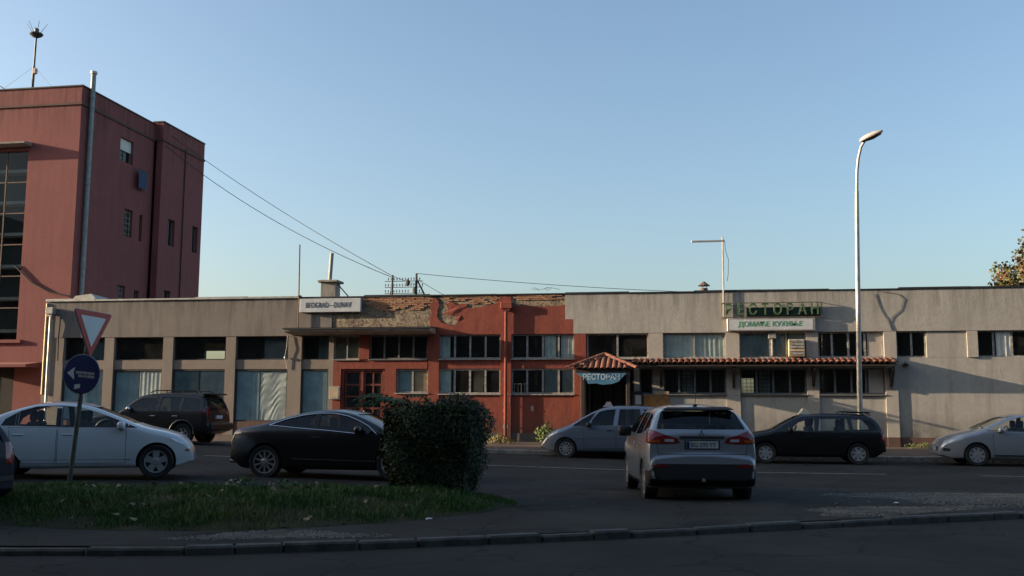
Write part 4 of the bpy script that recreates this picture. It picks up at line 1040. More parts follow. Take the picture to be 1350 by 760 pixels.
        b = tb.bm(); tm = bpy.data.meshes.new('tyre'); b.to_mesh(tm); b.free(); tm.shade_smooth(); tm.set_sharp_from_angle(angle=rad(40)); tm.materials.append(M['tyre'])
        rb = MB(); rb.lathe([(rr - .004, w * .84), (rr - .03, w * .80), (rr - .03, w * .3), (.02, w * .25), (0, w * .25)], 32, Rx); rb.f = rb.f[:-2] + [rb.f[-1]]; rb.mi = rb.mi[:len(rb.f)]
        b = rb.bm(); bmd = bpy.data.meshes.new('rim_barrel'); b.to_mesh(bmd); b.free(); bmd.shade_smooth(); bmd.set_sharp_from_angle(angle=rad(35)); bmd.materials.append(M['blackplastic'])
        kb_ = MB(); sw = sp.get('sw', .055)
        for i in range(n):
            a = 2 * pi * i / n + .3; c, d = cos(a), sin(a); px, pz = -d, c
            r0, r1 = .05, rr - .012
            v = [(r0 * c + px * sw * .6 * q, w * .78, r0 * d + pz * sw * .6 * q) for q in (-1, 1)] + [(r1 * c + px * sw * q * .75, w * .80, r1 * d + pz * sw * q * .75) for q in (1, -1)]
            v2 = [(x, w * .45, z) for x, y, z in v]
            kb_.add(v + v2, [(0, 1, 2, 3), (0, 4, 5, 1), (1, 5, 6, 2), (2, 6, 7, 3), (3, 7, 4, 0)])
        kb_.lathe([(.065, w * .3), (.065, w * .80), (.05, w * .86), (0, w * .86)], 14, Rx)
        kb_.lathe([(rr - .028, w * .6), (rr - .028, w * .82), (rr - .004, w * .86), (rr - .004, w * .6)], 32, Rx); kb_.f = kb_.f[:-2]; kb_.mi = kb_.mi[:-2]
        b = kb_.bm(); km = bpy.data.meshes.new('rim'); b.to_mesh(km); b.free(); km.materials.append(M[sp.get('rimmat', 'alloy')])
        for x in (sp['wb'] / 2, -sp['wb'] / 2):
            for sg in (1, -1):
                wh = link('wheel', tm, None, s.t); wh.location = (x, sg * (s.W - .02 - w), R); wh.rotation_euler = (0, 0, 0 if sg > 0 else pi)
                link('rim', km, None, wh); link('rim_well', bmd, None, wh)
    def interior(s):
        sp = s.sp; zs = sp.get('cavz', .74); fx = sp.get('seatx', .1); top = min(1.22, max(p[1] for p in s.sil) - .22)
        for x, ys in ((fx, (.36, -.36)), (fx - .88, (.36, -.36))):
            for y in ys:
                mb = MB(); mb.bbox(x - .1, x + .06, y - .23, y + .23, zs, top - .16, .04); mb.bbox(x - .07, x + .03, y - .13, y + .13, top - .16, top + .05, .03); obj('seat', mb, M['seat'], s.t, world=False, smooth=True)
        mb = MB(); mb.lathe([(.17, -.014), (.185, 0), (.17, .014), (.155, 0)], 20, Matrix.Translation((fx + .42, .36, zs + .22)) @ Matrix.Rotation(rad(65), 4, 'Y')); mb.f = mb.f[:-2]; mb.mi = mb.mi[:-2]; obj('steering_wheel', mb, M['black'], s.t, world=False, smooth=True)
        mx = sp['wind'][4] + .12 if False else fx + .45
    def mirrors(s, x, z, mat=None, size=(.07, .10, .075)):
        for sg in (1, -1):
            y = s.side(x, z); mb = MB(); a, b, c = size
            mb.bbox(x - a, x + a, sg * (y + .10) - b, sg * (y + .10) + b, z + .06 - c, z + .06 + c, .035); mr = obj('mirror', mb, mat or s.paint, s.t, world=False, smooth=True, angle=60)
            mb = MB(); mb.bbox(x - .04, x + .03, sg * (y + .01) - .05, sg * (y + .01) + .05, z - .03, z + .05, .01); obj('mirror_arm', mb, M['blackplastic'], mr, world=False)
    def plate(s, z, txt=None, front=False, y=0.0, band=True):
        sg = 1 if front else -1; h, n = s.hit(y, z, 'x', sg); x = h.x + sg * .012
        mb = MB(); mb.bbox(x - .006, x + .006, y - .26, y + .26, z - .058, z + .058, .003); p = obj('number_plate', mb, M['signwhite'], s.t, world=False)
        mb = MB(); mb.box(x + sg * .0075 - .001, x + sg * .0075 + .001, y + (.205 if sg < 0 else -.255), y + (.255 if sg < 0 else -.205), z - .052, z + .052)
        if band: obj('plate_band', mb, M['signblue'], p, world=False)
        if txt: text('lettering', txt, .105, M['ink'], p, (x - .008, y - .02, z - .003), (pi / 2, 0, -pi / 2), .001, .86, world=False)
        return p

PI = pi
def ground_at(x, y): return gz(x)
# --- white saloon on the side street
sp = dict(sil=[(-2.25, .42), (-2.27, .60), (-2.24, .86), (-2.17, 1.02), (-1.95, 1.08), (-1.62, 1.14), (-1.2, 1.30), (-.85, 1.40), (-.5, 1.435), (-.1, 1.42), (.25, 1.34), (.6, 1.20), (.95, 1.05), (1.2, .965), (1.5, .90), (1.76, .81), (1.89, .71), (1.97, .60), (2.01, .45), (2.01, .36)],
          W=.875, belt=.95, tum=.42, zb=.20, wb=2.70, wr=.315, rim=.215, spokes=5, sw=.085, rimmat='hubcap', paint='p_white', cav=(-1.35, 1.0), rearx=-.8, ft=1.1, ftap=.30,
          windows=[[(-1.36, .985), (-1.30, 1.10), (-1.12, 1.22), (-1.12, .98)], [(-1.07, .98), (-1.07, 1.25), (-.8, 1.335), (-.45, 1.355), (-.43, .965)], [(-.33, .962), (-.35, 1.355), (-.02, 1.32), (.34, 1.21), (.66, 1.085), (1.0, .945)]],
          wind=(1.03, 1.33, .70, .52, .1), rear=(1.16, 1.36, .62, .50), doors=[[(-.38, .30), (.80, .30), (.80, .93), (-.38, .95)], [(-.41, .30), (-.95, .30), (-1.16, .55), (-1.22, .95), (-.41, .95)]], handle='p_white', seatx=.0)
c = Car('saloon_car', 'white saloon car parked behind the yield sign', 'car', sp, (-11.46, 17.80, gz(-11.3) + .01), rad(25)); c.build()
c.mirrors(.72, .93)
for sg in (1, -1): c.panel('pillar', [(-.425, .966), (-.445, 1.352), (-.355, 1.352), (-.335, .963)], 'y', sg, .003, M['blackplastic']); c.panel('pillar', [(-1.115, .985), (-1.115, 1.22), (-1.075, 1.24), (-1.075, .985)], 'y', sg, .003, M['blackplastic'])
for sg in (1, -1):
    c.panel('headlight', [(1.58, .72), (1.92, .60), (1.97, .66), (1.84, .75), (1.62, .80)], 'y', sg, .004, M['lampclear']); c.panel('tail_light', [(-2.1, .78), (-2.24, .78), (-2.2, .96), (-1.95, .97)], 'y', sg, .004, M['lampred'])
    c.trim('sill_line', [(-1.0, .36), (.9, .36)], sg, .006, M['blackplastic'], 0); c.panel('indicator', [(1.86, .50), (1.95, .50), (1.95, .54), (1.86, .54)], 'y', sg, .004, M['lamporange'])
# --- black coupe
sp = dict(sil=[(-2.16, .42), (-2.17, .55), (-2.14, .82), (-2.08, .97), (-2.02, 1.03), (-1.75, 1.07), (-1.4, 1.14), (-1.0, 1.26), (-.6, 1.35), (-.2, 1.395), (.15, 1.39), (.5, 1.32), (.9, 1.16), (1.2, 1.01), (1.4, .95), (1.8, .86), (2.1, .74), (2.25, .6), (2.33, .45), (2.33, .38)],
          W=.905, belt=.94, tum=.42, zb=.19, wb=2.69, wr=.335, rim=.238, spokes=10, sw=.026, paint='p_black', cav=(-1.0, 1.05), rearx=-.7, glass='cardark', rtl=.9, rtap=.2,
          windows=[[(-1.25, 1.075), (-.95, 1.18), (-.60, 1.262), (-.32, 1.30), (-.32, 1.005), (-.68, 1.03)], [(-.22, .995), (-.22, 1.308), (.08, 1.304), (.36, 1.25), (.62, 1.155), (.82, 1.05), (.99, .92), (.7, .92)]],
          wind=(1.02, 1.30, .72, .52, .2), rear=(1.14, 1.34, .60, .46), doors=[[(-.42, .32), (.78, .32), (.86, .88), (-.30, .96)]], seatx=-.05)
c = Car('coupe_car', 'black coupe with chrome window surround beside the clipped bush', 'car', sp, (-7.10, 20.15, gz(-7)), 0); c.build(); c.mirrors(.66, .93)
for sg in (1, -1): c.panel('pillar', [(-.315, 1.005), (-.315, 1.30), (-.225, 1.308), (-.225, .997)], 'y', sg, .003, M['blackplastic'])
for sg in (1, -1):
    c.trim('chrome_trim', [(-1.28, 1.07), (-.95, 1.19), (-.60, 1.272), (-.25, 1.316), (.08, 1.314), (.37, 1.26), (.63, 1.165), (.84, 1.06), (1.02, .905)], sg, .011, M['chrome']); c.trim('chrome_trim', [(-1.28, 1.07), (-.68, 1.02), (-.1, .98), (.68, .912)], sg, .009, M['chrome'])
    c.panel('tail_light', [(-1.88, .90), (-2.11, .88), (-2.08, .99), (-1.95, 1.0)], 'y', sg, .004, M['lampred']); c.panel('headlight', [(1.75, .74), (2.1, .62), (2.15, .68), (1.9, .80)], 'y', sg, .004, M['lampclear'])
    c.trim('side_strip', [(-.75, .40), (1.0, .37)], sg, .012, M['blackplastic'], 0)
    mb = MB(); mb.tube([(-2.22, sg * .55, .33), (-2.0, sg * .55, .33)], .045, 10); obj('exhaust', mb, M['chrome'], c.t, world=False, smooth=True)
    c.panel('tail_light', [(sg * .50, .88), (sg * .80, .88), (sg * .80, .98), (sg * .50, .97)], 'x', -1, .004, M['lampred'])
# --- dark off-roader by the shop (heading left)
sp = dict(sil=[(-2.30, .50), (-2.31, .70), (-2.25, .78), (-2.23, 1.02), (-2.18, 1.28), (-2.06, 1.55), (-2.0, 1.64), (-1.8, 1.70), (-1.0, 1.735), (-.3, 1.73), (.15, 1.69), (.42, 1.58), (.72, 1.34), (.98, 1.13), (1.12, 1.08), (1.6, 1.04), (2.02, .97), (2.16, .86), (2.24, .66), (2.25, .5)],
          W=.89, belt=1.10, tum=.28, zb=.34, wb=2.725, wr=.365, rim=.20, spokes=6, sw=.05, paint='p_suv', cav=(-2.0, 1.0), cavz=.9, glass='cardark', rearclear=False, arch=1.18, rtl=.35, rtap=.08, ftap=.18, ft=.5,
          windows=[[(-2.02, 1.12), (-1.92, 1.52), (-1.34, 1.58), (-1.30, 1.12)], [(-1.18, 1.12), (-1.22, 1.58), (-.52, 1.60), (-.48, 1.12)], [(-.38, 1.12), (-.42, 1.60), (.12, 1.56), (.36, 1.46), (.78, 1.14)]],
          wind=(1.16, 1.58, .72, .60, .1), rear=(1.14, 1.55, .66, .56), doors=[[(-.44, .42), (.86, .42), (.86, 1.08), (-.44, 1.08)], [(-.48, .42), (-.95, .42), (-1.2, .8), (-1.24, 1.08), (-.48, 1.08)]], handle='chrome', seatx=.0)
c = Car('offroad_car', 'dark off-roader with roof rails parked before the shop windows', 'car', sp, (-17.95, 32.0, gz(-18) - .03), pi); c.build(); c.mirrors(.55, 1.12, M['chrome'])
for sg in (1, -1):
    c.panel('tail_light', [(-2.06, 1.0), (-2.22, 1.0), (-2.19, 1.26), (-2.08, 1.26)], 'y', sg, .004, M['lampred']); c.panel('tail_light', [(sg * .66, 1.0), (sg * .82, 1.0), (sg * .80, 1.26), (sg * .66, 1.26)], 'x', -1, .004, M['lampred'])
    mb = MB(); mb.tube([(-1.75, sg * .56, 1.73), (-1.6, sg * .56, 1.80), (-.2, sg * .56, 1.81), (0, sg * .56, 1.74)], .02, 6)
    for x in (-1.2, -.6): mb.tube([(x, sg * .56, 1.72), (x, sg * .56, 1.80)], .018, 5)
    obj('roof_rail', mb, M['blackplastic'], c.t, world=False)
    for x in (1.3625, -1.3625):
        mb = MB(); n = 16; R0 = .365 * 1.18
        mb.tube([(x + (R0 + .02) * cos(pi * i / n), sg * (c.side(x, .75) + .005), .365 + (R0 + .02) * sin(pi * i / n)) for i in range(n + 1)], .035, 6); obj('wheel_arch_trim', mb, M['p_suv'], c.t, world=False, smooth=True)
mb = MB(); mb.bbox(-2.22, -1.92, -.62, .62, 1.66, 1.72, .02); obj('spoiler', mb, M['p_suv'], c.t, world=False, smooth=True)
mb = MB(); mb.bbox(-2.42, -2.22, -.80, .80, .48, .72, .05); obj('rear_bumper', mb, M['p_suv'], c.t, world=False, smooth=True)
c.plate(.92, None)
# --- grey blue people carrier (heading left)
sp = dict(sil=[(-2.05, .42), (-2.06, .62), (-2.02, .95), (-1.95, 1.2), (-1.8, 1.43), (-1.6, 1.55), (-1.2, 1.615), (-.6, 1.635), (0, 1.61), (.4, 1.52), (.8, 1.33), (1.15, 1.12), (1.4, 1.0), (1.7, .90), (1.92, .78), (2.07, .62), (2.16, .48), (2.17, .38)],
          W=.875, belt=1.0, tum=.33, zb=.21, wb=2.76, wr=.31, rim=.205, spokes=10, sw=.03, rimmat='hubcap', paint='p_blue', cav=(-1.8, 1.15), glass='cardark', fil=.12, ftap=.3, ft=.9,
          windows=[[(.74, 1.0), (1.16, 1.0), (.80, 1.24), (.46, 1.42), (.56, 1.25)], [(-.08, 1.02), (.62, 1.0), (.55, 1.20), (.34, 1.43), (.1, 1.49), (-.16, 1.51)], [(-.22, 1.02), (-.28, 1.51), (-.9, 1.52), (-.98, 1.03)], [(-1.08, 1.03), (-1.02, 1.51), (-1.45, 1.48), (-1.7, 1.2), (-1.72, 1.05)]],
          wind=(1.10, 1.50, .68, .56, .2), rear=(1.08, 1.5, .60, .52), doors=[[(-.14, .33), (.80, .33), (.84, .97), (-.10, .99)], [(-.18, .33), (-.80, .33), (-1.02, .6), (-1.04, 1.0), (-.18, 1.0)]], seatx=.0)
c = Car('people_carrier', 'grey blue people carrier with pink roof sign parked at the restaurant porch', 'car', sp, (-2.30, 31.65, gz(-2.3)), pi); c.build(); c.mirrors(.66, .98, M['blackplastic'])
for sg in (1, -1):
    c.panel('headlight', [(1.62, .80), (1.98, .62), (2.02, .72), (1.86, .84), (1.64, .92)], 'y', sg, .004, M['lampclear']); c.trim('rub_strip', [(-.9, .66), (1.0, .64)], sg, .012, M['p_blue'], .004); c.panel('tail_light', [(-1.9, .95), (-2.02, .9), (-1.94, 1.2), (-1.84, 1.3)], 'y', sg, .004, M['lampred'])
def roof_sign(c, x, mat, w=.16, h=.16):
    z = interp(c.sil, x); mb = MB(); mb.prism([(x - w, z - .01), (x + w, z - .01), (x + .03, z + h), (x - .05, z + h)], -.3, .3, 'y'); s = obj('roof_sign', mb, mat, c.t, world=False)
    mb = MB(); mb.bbox(x - w * 1.1, x + w * 1.1, -.32, .32, z - .02, z + .02, .01); obj('sign_base', mb, M['signback'], s, world=False)
roof_sign(c, .12, M['pinkcap'], .13, .15)
# --- dark estate taxi (heading left)
sp = dict(sil=[(-2.06, .42), (-2.07, .6), (-2.04, .8), (-2.0, .95), (-1.93, 1.15), (-1.80, 1.31), (-1.62, 1.40), (-1.2, 1.435), (-.6, 1.445), (0, 1.43), (.33, 1.38), (.65, 1.24), (.95, 1.07), (1.15, .97), (1.5, .90), (1.85, .80), (2.05, .68), (2.15, .52), (2.16, .40)],
          W=.86, belt=.92, tum=.33, zb=.20, wb=2.58, wr=.305, rim=.20, spokes=7, sw=.06, rimmat='hubcap', paint='p_black', cav=(-1.92, .95), cavz=.72, rtl=.4, rtap=.1,
          windows=[[(-.10, .915), (.62, .925), (.34, 1.18), (.06, 1.27), (-.12, 1.285)], [(-.20, .915), (-.26, 1.285), (-1.03, 1.285), (-1.08, .93)], [(-1.18, .95), (-1.14, 1.28), (-1.66, 1.25), (-1.86, 1.03), (-1.86, .97)]],
          wind=(.99, 1.34, .68, .52, .0), rear=(1.0, 1.32, .60, .50), doors=[[(-.14, .32), (.84, .32), (.82, .90), (-.14, .90)], [(-.17, .32), (-.78, .32), (-1.0, .6), (-1.10, .90), (-.17, .90)]], seatx=.0, rearclear=True)
c = Car('estate_car', 'black estate taxi with pointed roof sign beside the lamp post', 'car', sp, (3.53, 30.85, 0), pi); c.build(); c.mirrors(.58, .92, M['blackplastic'])
roof_sign(c, .10, M['taxicap'], .15, .16)
for sg in (1, -1):
    c.panel('tail_light', [(-1.90, .66), (-2.04, .66), (-2.0, .95), (-1.92, .97)], 'y', sg, .004, M['lampred']); c.panel('headlight', [(1.72, .68), (2.04, .58), (2.08, .66), (1.9, .77)], 'y', sg, .004, M['lampclear'])
    mb = MB(); mb.tube([(-1.7, sg * .52, 1.40), (-1.55, sg * .52, 1.475), (-1.0, sg * .52, 1.50), (-.9, sg * .52, 1.45)], .018, 6); obj('roof_rail', mb, M['blackplastic'], c.t, world=False)
mb = MB(); mb.bbox(-1.72, -1.15, -.45, .45, 1.455, 1.50, .02); obj('roof_load', mb, M['blackplastic'], c.t, world=False)
# --- silver saloon at the right edge (heading left)
sp = dict(sil=[(-2.2, .42), (-2.2, .7), (-2.15, .98), (-2.0, 1.06), (-1.6, 1.12), (-1.2, 1.28), (-.8, 1.40), (-.3, 1.46), (.1, 1.45), (.45, 1.37), (.85, 1.19), (1.2, 1.02), (1.45, .955), (1.8, .86), (2.05, .74), (2.2, .60), (2.25, .45), (2.25, .34)],
          W=.885, belt=.96, tum=.38, zb=.20, wb=2.61, wr=.315, rim=.215, spokes=8, sw=.06, rimmat='hubcap', paint='p_silver2', cav=(-1.4, 1.08), rearx=-.8, ftap=.32, ft=1.0,
          windows=[[(-.22, .96), (-.24, 1.37), (.1, 1.36), (.42, 1.27), (.75, 1.12), (1.02, .98)], [(-.32, .96), (-.34, 1.37), (-.75, 1.32), (-1.15, 1.16), (-1.3, 1.02), (-1.1, .97)]],
          wind=(1.03, 1.36, .72, .54, .1), rear=(1.15, 1.38, .62, .5), doors=[[(-.26, .32), (.86, .32), (.86, .93), (-.26, .94)], [(-.29, .32), (-.85, .32), (-1.05, .6), (-1.12, .95), (-.29, .95)]], handle='chrome', seatx=.0)
c = Car('saloon_car', 'silver saloon car at the right edge in front of the blank wall', 'car', sp, (9.34, 31.0, 0), pi); c.build(); c.mirrors(.68, .95, M['p_silver2'])
for sg in (1, -1):
    c.panel('headlight', [(1.62, .74), (2.0, .62), (2.1, .66), (2.02, .74), (1.7, .84)], 'y', sg, .004, M['lampclear']); c.panel('fog_recess', [(2.0, .40), (2.16, .40), (2.16, .50), (1.98, .48)], 'y', sg, .003, M['blackplastic'])
    c.panel('headlight', [(sg * .42, .62), (sg * .70, .62), (sg * .72, .74), (sg * .45, .70)], 'x', 1, .004, M['lampclear']); c.trim('sill_strip', [(-.85, .30), (.85, .30)], sg, .03, M['blackplastic'], -.01)
c.panel('grille', [(-.42, .40), (.42, .40), (.40, .52), (-.40, .52)], 'x', 1, .004, M['blackplastic']); c.plate(.46, None, True)
# --- navy hatchback cut by the left edge (heading left)
sp = dict(sil=[(-1.95, .42), (-1.98, .58), (-1.93, .72), (-1.90, .90), (-1.80, 1.15), (-1.6, 1.36), (-1.35, 1.43), (-.6, 1.46), (0, 1.44), (.4, 1.35), (.8, 1.15), (1.05, 1.0), (1.3, .94), (1.6, .85), (1.85, .7), (1.95, .5), (1.96, .38)],
          W=.84, belt=.92, tum=.35, zb=.20, wb=2.5, wr=.30, rim=.19, spokes=6, paint='p_navy', cav=(-1.7, .9), rtl=.4, rtap=.16,
          windows=[[(-.3, .94), (.75, .95), (.3, 1.28), (-.3, 1.34)], [(-.4, .94), (-.4, 1.34), (-1.0, 1.34), (-1.3, 1.05)]], wind=(1.0, 1.33, .66, .52, .1), rear=(1.0, 1.34, .58, .5), seatx=.0)
c = Car('hatchback_car', 'dark navy hatchback cut off by the left edge, only its tail showing', 'car', sp, (-10.9, 11.75, .06), pi + rad(-8)); c.build(); c.mirrors(.6, .94)
for sg in (1, -1): c.panel('tail_light', [(-1.72, .72), (-1.92, .72), (-1.86, .98), (-1.76, 1.0)], 'y', sg, .004, M['lampred']); c.panel('tail_light', [(sg * .56, .72), (sg * .76, .72), (sg * .74, 1.0), (sg * .60, 1.0)], 'x', -1, .004, M['lampred'])
c.panel('bumper_strip', [(-.7, .50), (.7, .50), (.7, .56), (-.7, .56)], 'x', -1, .012, M['blackplastic']); c.plate(.78, None)
# --- silver crossover seen from behind
sp = dict(sil=[(-2.10, .46), (-2.12, .58), (-2.11, .72), (-2.04, .83), (-2.02, .98), (-2.0, 1.12), (-1.95, 1.22), (-1.86, 1.32), (-1.70, 1.47), (-1.62, 1.535), (-1.5, 1.57), (-1.1, 1.605), (-.5, 1.62), (0, 1.60), (.4, 1.52), (.8, 1.32), (1.15, 1.12), (1.4, 1.05), (1.8, .97), (2.02, .84), (2.12, .65), (2.13, .45)],
          W=.895, belt=1.08, tum=.45, zb=.24, wb=2.67, wr=.335, rim=.215, spokes=7, sw=.05, paint='p_silver', cav=(-1.86, 1.1), cavz=.86, rtl=.32, rtap=.10, fil=.13, crown=.05, zm=.68, rearclear=True,
          windows=[[(-.18, 1.09), (-.22, 1.47), (.15, 1.46), (.45, 1.36), (.88, 1.12)], [(-.28, 1.09), (-.32, 1.47), (-.95, 1.46), (-1.05, 1.11)], [(-1.14, 1.13), (-1.05, 1.46), (-1.38, 1.42), (-1.66, 1.24)]],
          wind=(1.16, 1.50, .70, .56, .2), rear=[(-.715, 1.20), (.715, 1.20), (.70, 1.26), (.61, 1.47), (.53, 1.515), (.3, 1.53), (0, 1.537), (-.3, 1.53), (-.53, 1.515), (-.61, 1.47), (-.70, 1.26)], rearx=-1.0,
          doors=[[(-.24, .38), (.86, .38), (.88, 1.06), (-.24, 1.06)], [(-.27, .38), (-.80, .38), (-1.04, .7), (-1.10, 1.06), (-.27, 1.06)]], handle='chrome', seatx=.0)
AX_YAW = pi / 2 + rad(9.3)
hd = Vector((cos(AX_YAW), sin(AX_YAW), 0)); ctr = Vector((.13, 17.2, 0)) + hd * 1.335
c = Car('crossover_car', 'silver crossover seen from behind, parked on the apron in the middle', 'car', sp, (ctr.x, ctr.y, .02), AX_YAW); c.build(); c.mirrors(.66, 1.06, M['blackplastic'], (.09, .12, .095))
for sg in (1, -1):
    lp = c.panel('tail_light', [(sg * .36, .98), (sg * .56, .965), (sg * .88, .97), (sg * .90, 1.16), (sg * .80, 1.19), (sg * .56, 1.10), (sg * .40, 1.06)], 'x', -1, .008, M['lampred'], res=.05)
    c.panel('amber_lens', [(sg * .68, .985), (sg * .84, .985), (sg * .84, 1.03), (sg * .68, 1.03)], 'x', -1, .014, M['lamporange'], parent=lp, res=.05)
    c.panel('reversing_lens', [(sg * .45, 1.0), (sg * .60, 1.0), (sg * .60, 1.045), (sg * .46, 1.04)], 'x', -1, .014, M['lampclear'], parent=lp, res=.05)
    c.panel('tail_light', [(-1.80, .99), (-2.02, .97), (-2.0, 1.16), (-1.86, 1.18), (-1.72, 1.12)], 'y', sg, .006, M['lampred'], res=.05)
    c.panel('reflector', [(sg * .56, .60), (sg * .80, .60), (sg * .80, .635), (sg * .56, .635)], 'x', -1, .016, M['lampred'])
c.panel('lower_bumper', [(-.86, .235), (.86, .235), (.885, .50), (.74, .65), (-.74, .65), (-.885, .50)], 'x', -1, .010, M['blackplastic'], res=.06)
for sg in (1, -1): c.panel('lower_cladding', [(-2.10, .26), (-1.70, .26), (-1.72, .42), (-1.80, .54), (-2.10, .54)], 'y', sg, .006, M['blackplastic'])
c.panel('tailgate_gap', [(-.70, .800), (.70, .800), (.70, .808), (-.70, .808)], 'x', -1, .003, M['black'])
for sg in (1, -1): c.panel('tailgate_gap', [(sg * .70, .80), (sg * .708, .80), (sg * .735, .965), (sg * .727, .965)], 'x', -1, .003, M['black'])
c.panel('plate_recess', [(-.42, 1.06), (-.36, .85), (.36, .85), (.42, 1.06)], 'x', -1, .003, M['p_silver'])
c.panel('plate_garnish', [(-.36, 1.055), (.36, 1.055), (.36, 1.09), (-.36, 1.09)], 'x', -1, .02, M['blackplastic'])
c.plate(.955, 'BG·595·YY')
mb = MB(); h, _ = c.hit(0, .955, 'x', -1); mb.bbox(h.x - .016, h.x - .004, -.285, .285, .88, 1.03, .004); obj('plate_holder', mb, M['blackplastic'], c.t, world=False)
mb = MB(); mb.prism([(-.60, 1.535), (.60, 1.535), (.52, 1.572), (-.52, 1.572)], -1.74, -1.50, 'x')
b = mb.bm(); bmesh.ops.bevel(b, geom=b.edges[:], offset=.012, segments=2, affect='EDGES')
for v in b.verts: v.co.z += (v.co.x + 1.5) * .06 - .03 * (v.co.y / .6) ** 2 + .02
obj('spoiler', b, M['p_silver'], c.t, world=False, smooth=True)
h, _ = c.hit(0, 1.14, 'x', -1)
for a in (90, 210, 330):                       # three-pointed badge
    cx, cz = .030 * cos(rad(a)), .030 * sin(rad(a)); d = Vector((cos(rad(a)), sin(rad(a)))); n = Vector((-d.y, d.x)); c0 = Vector((cx, cz))
    mb = MB(); mb.prism([tuple(Vector((0, 1.135)) + c0 + q) for q in (d * .028, n * .016, -d * .028, -n * .016)], h.x - .010, h.x + .004, 'x'); obj('badge', mb, M['chrome'], c.t, world=False)
mb = MB(); mb.tube([(-1.42, 0, 1.58), (-1.50, 0, 1.80)], .006, 5); mb.bbox(-1.46, -1.36, -.03, .03, 1.575, 1.61, .01); obj('antenna', mb, M['black'], c.t, world=False)
mb = MB(); mb.tube([(-1.99, .0, 1.235), (-1.93, -.42, 1.28)], .008, 5); obj('wiper', mb, M['black'], c.t, world=False)
mb = MB(); mb.bbox(.52, .55, -.12, .12, 1.37, 1.44, .01); obj('rear_view_mirror', mb, M['black'], c.t, world=False)
mb = MB(); mb.tube([(-2.14, .0, .40), (-2.0, .0, .40)], .03, 8); obj('tow_eye', mb, M['steel'], c.t, world=False)
# ------------------------------------------------------------ signs on the facade
t = thing('shop_sign', 'white box sign reading BEOGRAD-DUNAV above the canopy', 'sign', (-13.75, 37.1, 5.25))
mb = MB(); mb.bbox(-15.0, -12.49, FY - .17, FY - .004, 5.27, 5.81, .012); obj('panel', mb, M['signwhite'], t)
text('lettering', 'BEOGRAD—DUNAV', .30, M['ink'], t, (-13.82, FY - .176, 5.54), ext=.002, sx=.66, bold=0, space=1.06)
t = thing('neon_sign', 'dark green neon sign reading РЕСТОРАН on the parapet', 'sign', (3.1, 37.1, 4.87))
mb = MB()
X0, X1, Z0, Z1 = 1.35, 4.86, 4.89, 5.42
for z in (Z0, Z1): mb.box(X0, X1, FY - .16, FY - .13, z - .015, z + .015)
for x in (X0, X1): mb.box(x - .015, x + .015, FY - .161, FY - .129, Z0, Z1)
for x in (X0, X1, 3.1):
    for z in (Z0, Z1): mb.box(x - .012, x + .012, FY - .13, FY + .0, z - .012, z + .012)
obj('frame', mb, M['rust'], t)
mb = MB(); mb.box(X0 + .9, X1 - .03, FY - .07, FY - .05, Z0 + .03, Z1 - .16); obj('back_board', mb, M['greenback'], t)
for k, ch_ in enumerate('РЕСТОРАН'):
    x = 1.58 + k * .436
    l = text('letter', ch_, .56, M['greenneon'], t, (x, FY - .145, 5.16), ext=.035, sx=.78, bold=.012)
    text('neon_tube', ch_, .56, M['neontube'], l, (0, 0, .045), (0, 0, 0), ext=0, sx=1, world=False, tube=.0035)
t = thing('menu_sign', 'white panel sign with green text ДОМАЋЕ КУХИЊЕ below the neon letters', 'sign', (3.07, 37.1, 4.4))
mb = MB(); mb.bbox(1.52, 4.63, FY - .17, FY - .006, 4.39, 4.85, .012); obj('panel', mb, M['zinc'], t)
mb = MB(); mb.box(1.6, 4.55, FY - .175, FY - .1715, 4.43, 4.81); obj('face', mb, M['signwhite'], t)
text('lettering', 'ДОМАЋЕ КУХИЊЕ', .25, M['greentext'], t, (3.05, FY - .179, 4.63), ext=.002, sx=.98, bold=.003)
t = thing('porch_banner', 'blue cloth banner with pale letters hanging under the porch roof', 'banner', (-3.0, 36.0, 2.5))
mb = MB(); poly = [(-3.95, 2.83), (-2.1, 2.83), (-2.38, 2.52), (-2.62, 2.44), (-2.95, 2.41), (-3.2, 2.46), (-3.48, 2.44), (-3.56, 2.62)]; mb.prism(poly, PY + .0, PY + .012); obj('cloth', mb, M['bluebanner'], t)
text('lettering', 'РЕСТОРАН', .27, M['palelett'], t, (-3.0, PY - .004, 2.68), ext=.002, sx=.92, bold=.004)
t = thing('notice_board', 'orange wooden board beside the restaurant porch', 'board', (-.9, 37.2, 1.7))
mb = MB(); mb.bbox(-1.55, -.62, FY + .0, FY + .07, 1.62, 2.06, .01); obj('panel', mb, M['orange'], t)
mb = MB(); mb.bbox(-1.2, -.62, FY - .02, FY - .002, 2.07, 2.2, .006); obj('strip', mb, M['plywood'], t)
t = thing('poster_case', 'small dark poster case with white sheet beside the porch', 'poster', (-1.7, 37.1, 1.7))
mb = MB(); mb.bbox(-1.98, -1.58, FY - .06, FY + .07, 1.62, 2.2, .01); obj('case', mb, M['darkwood'], t)
mb = MB(); mb.box(-1.86, -1.64, FY - .068, FY - .0615, 1.72, 2.06); obj('sheet', mb, M['signwhite'], t)

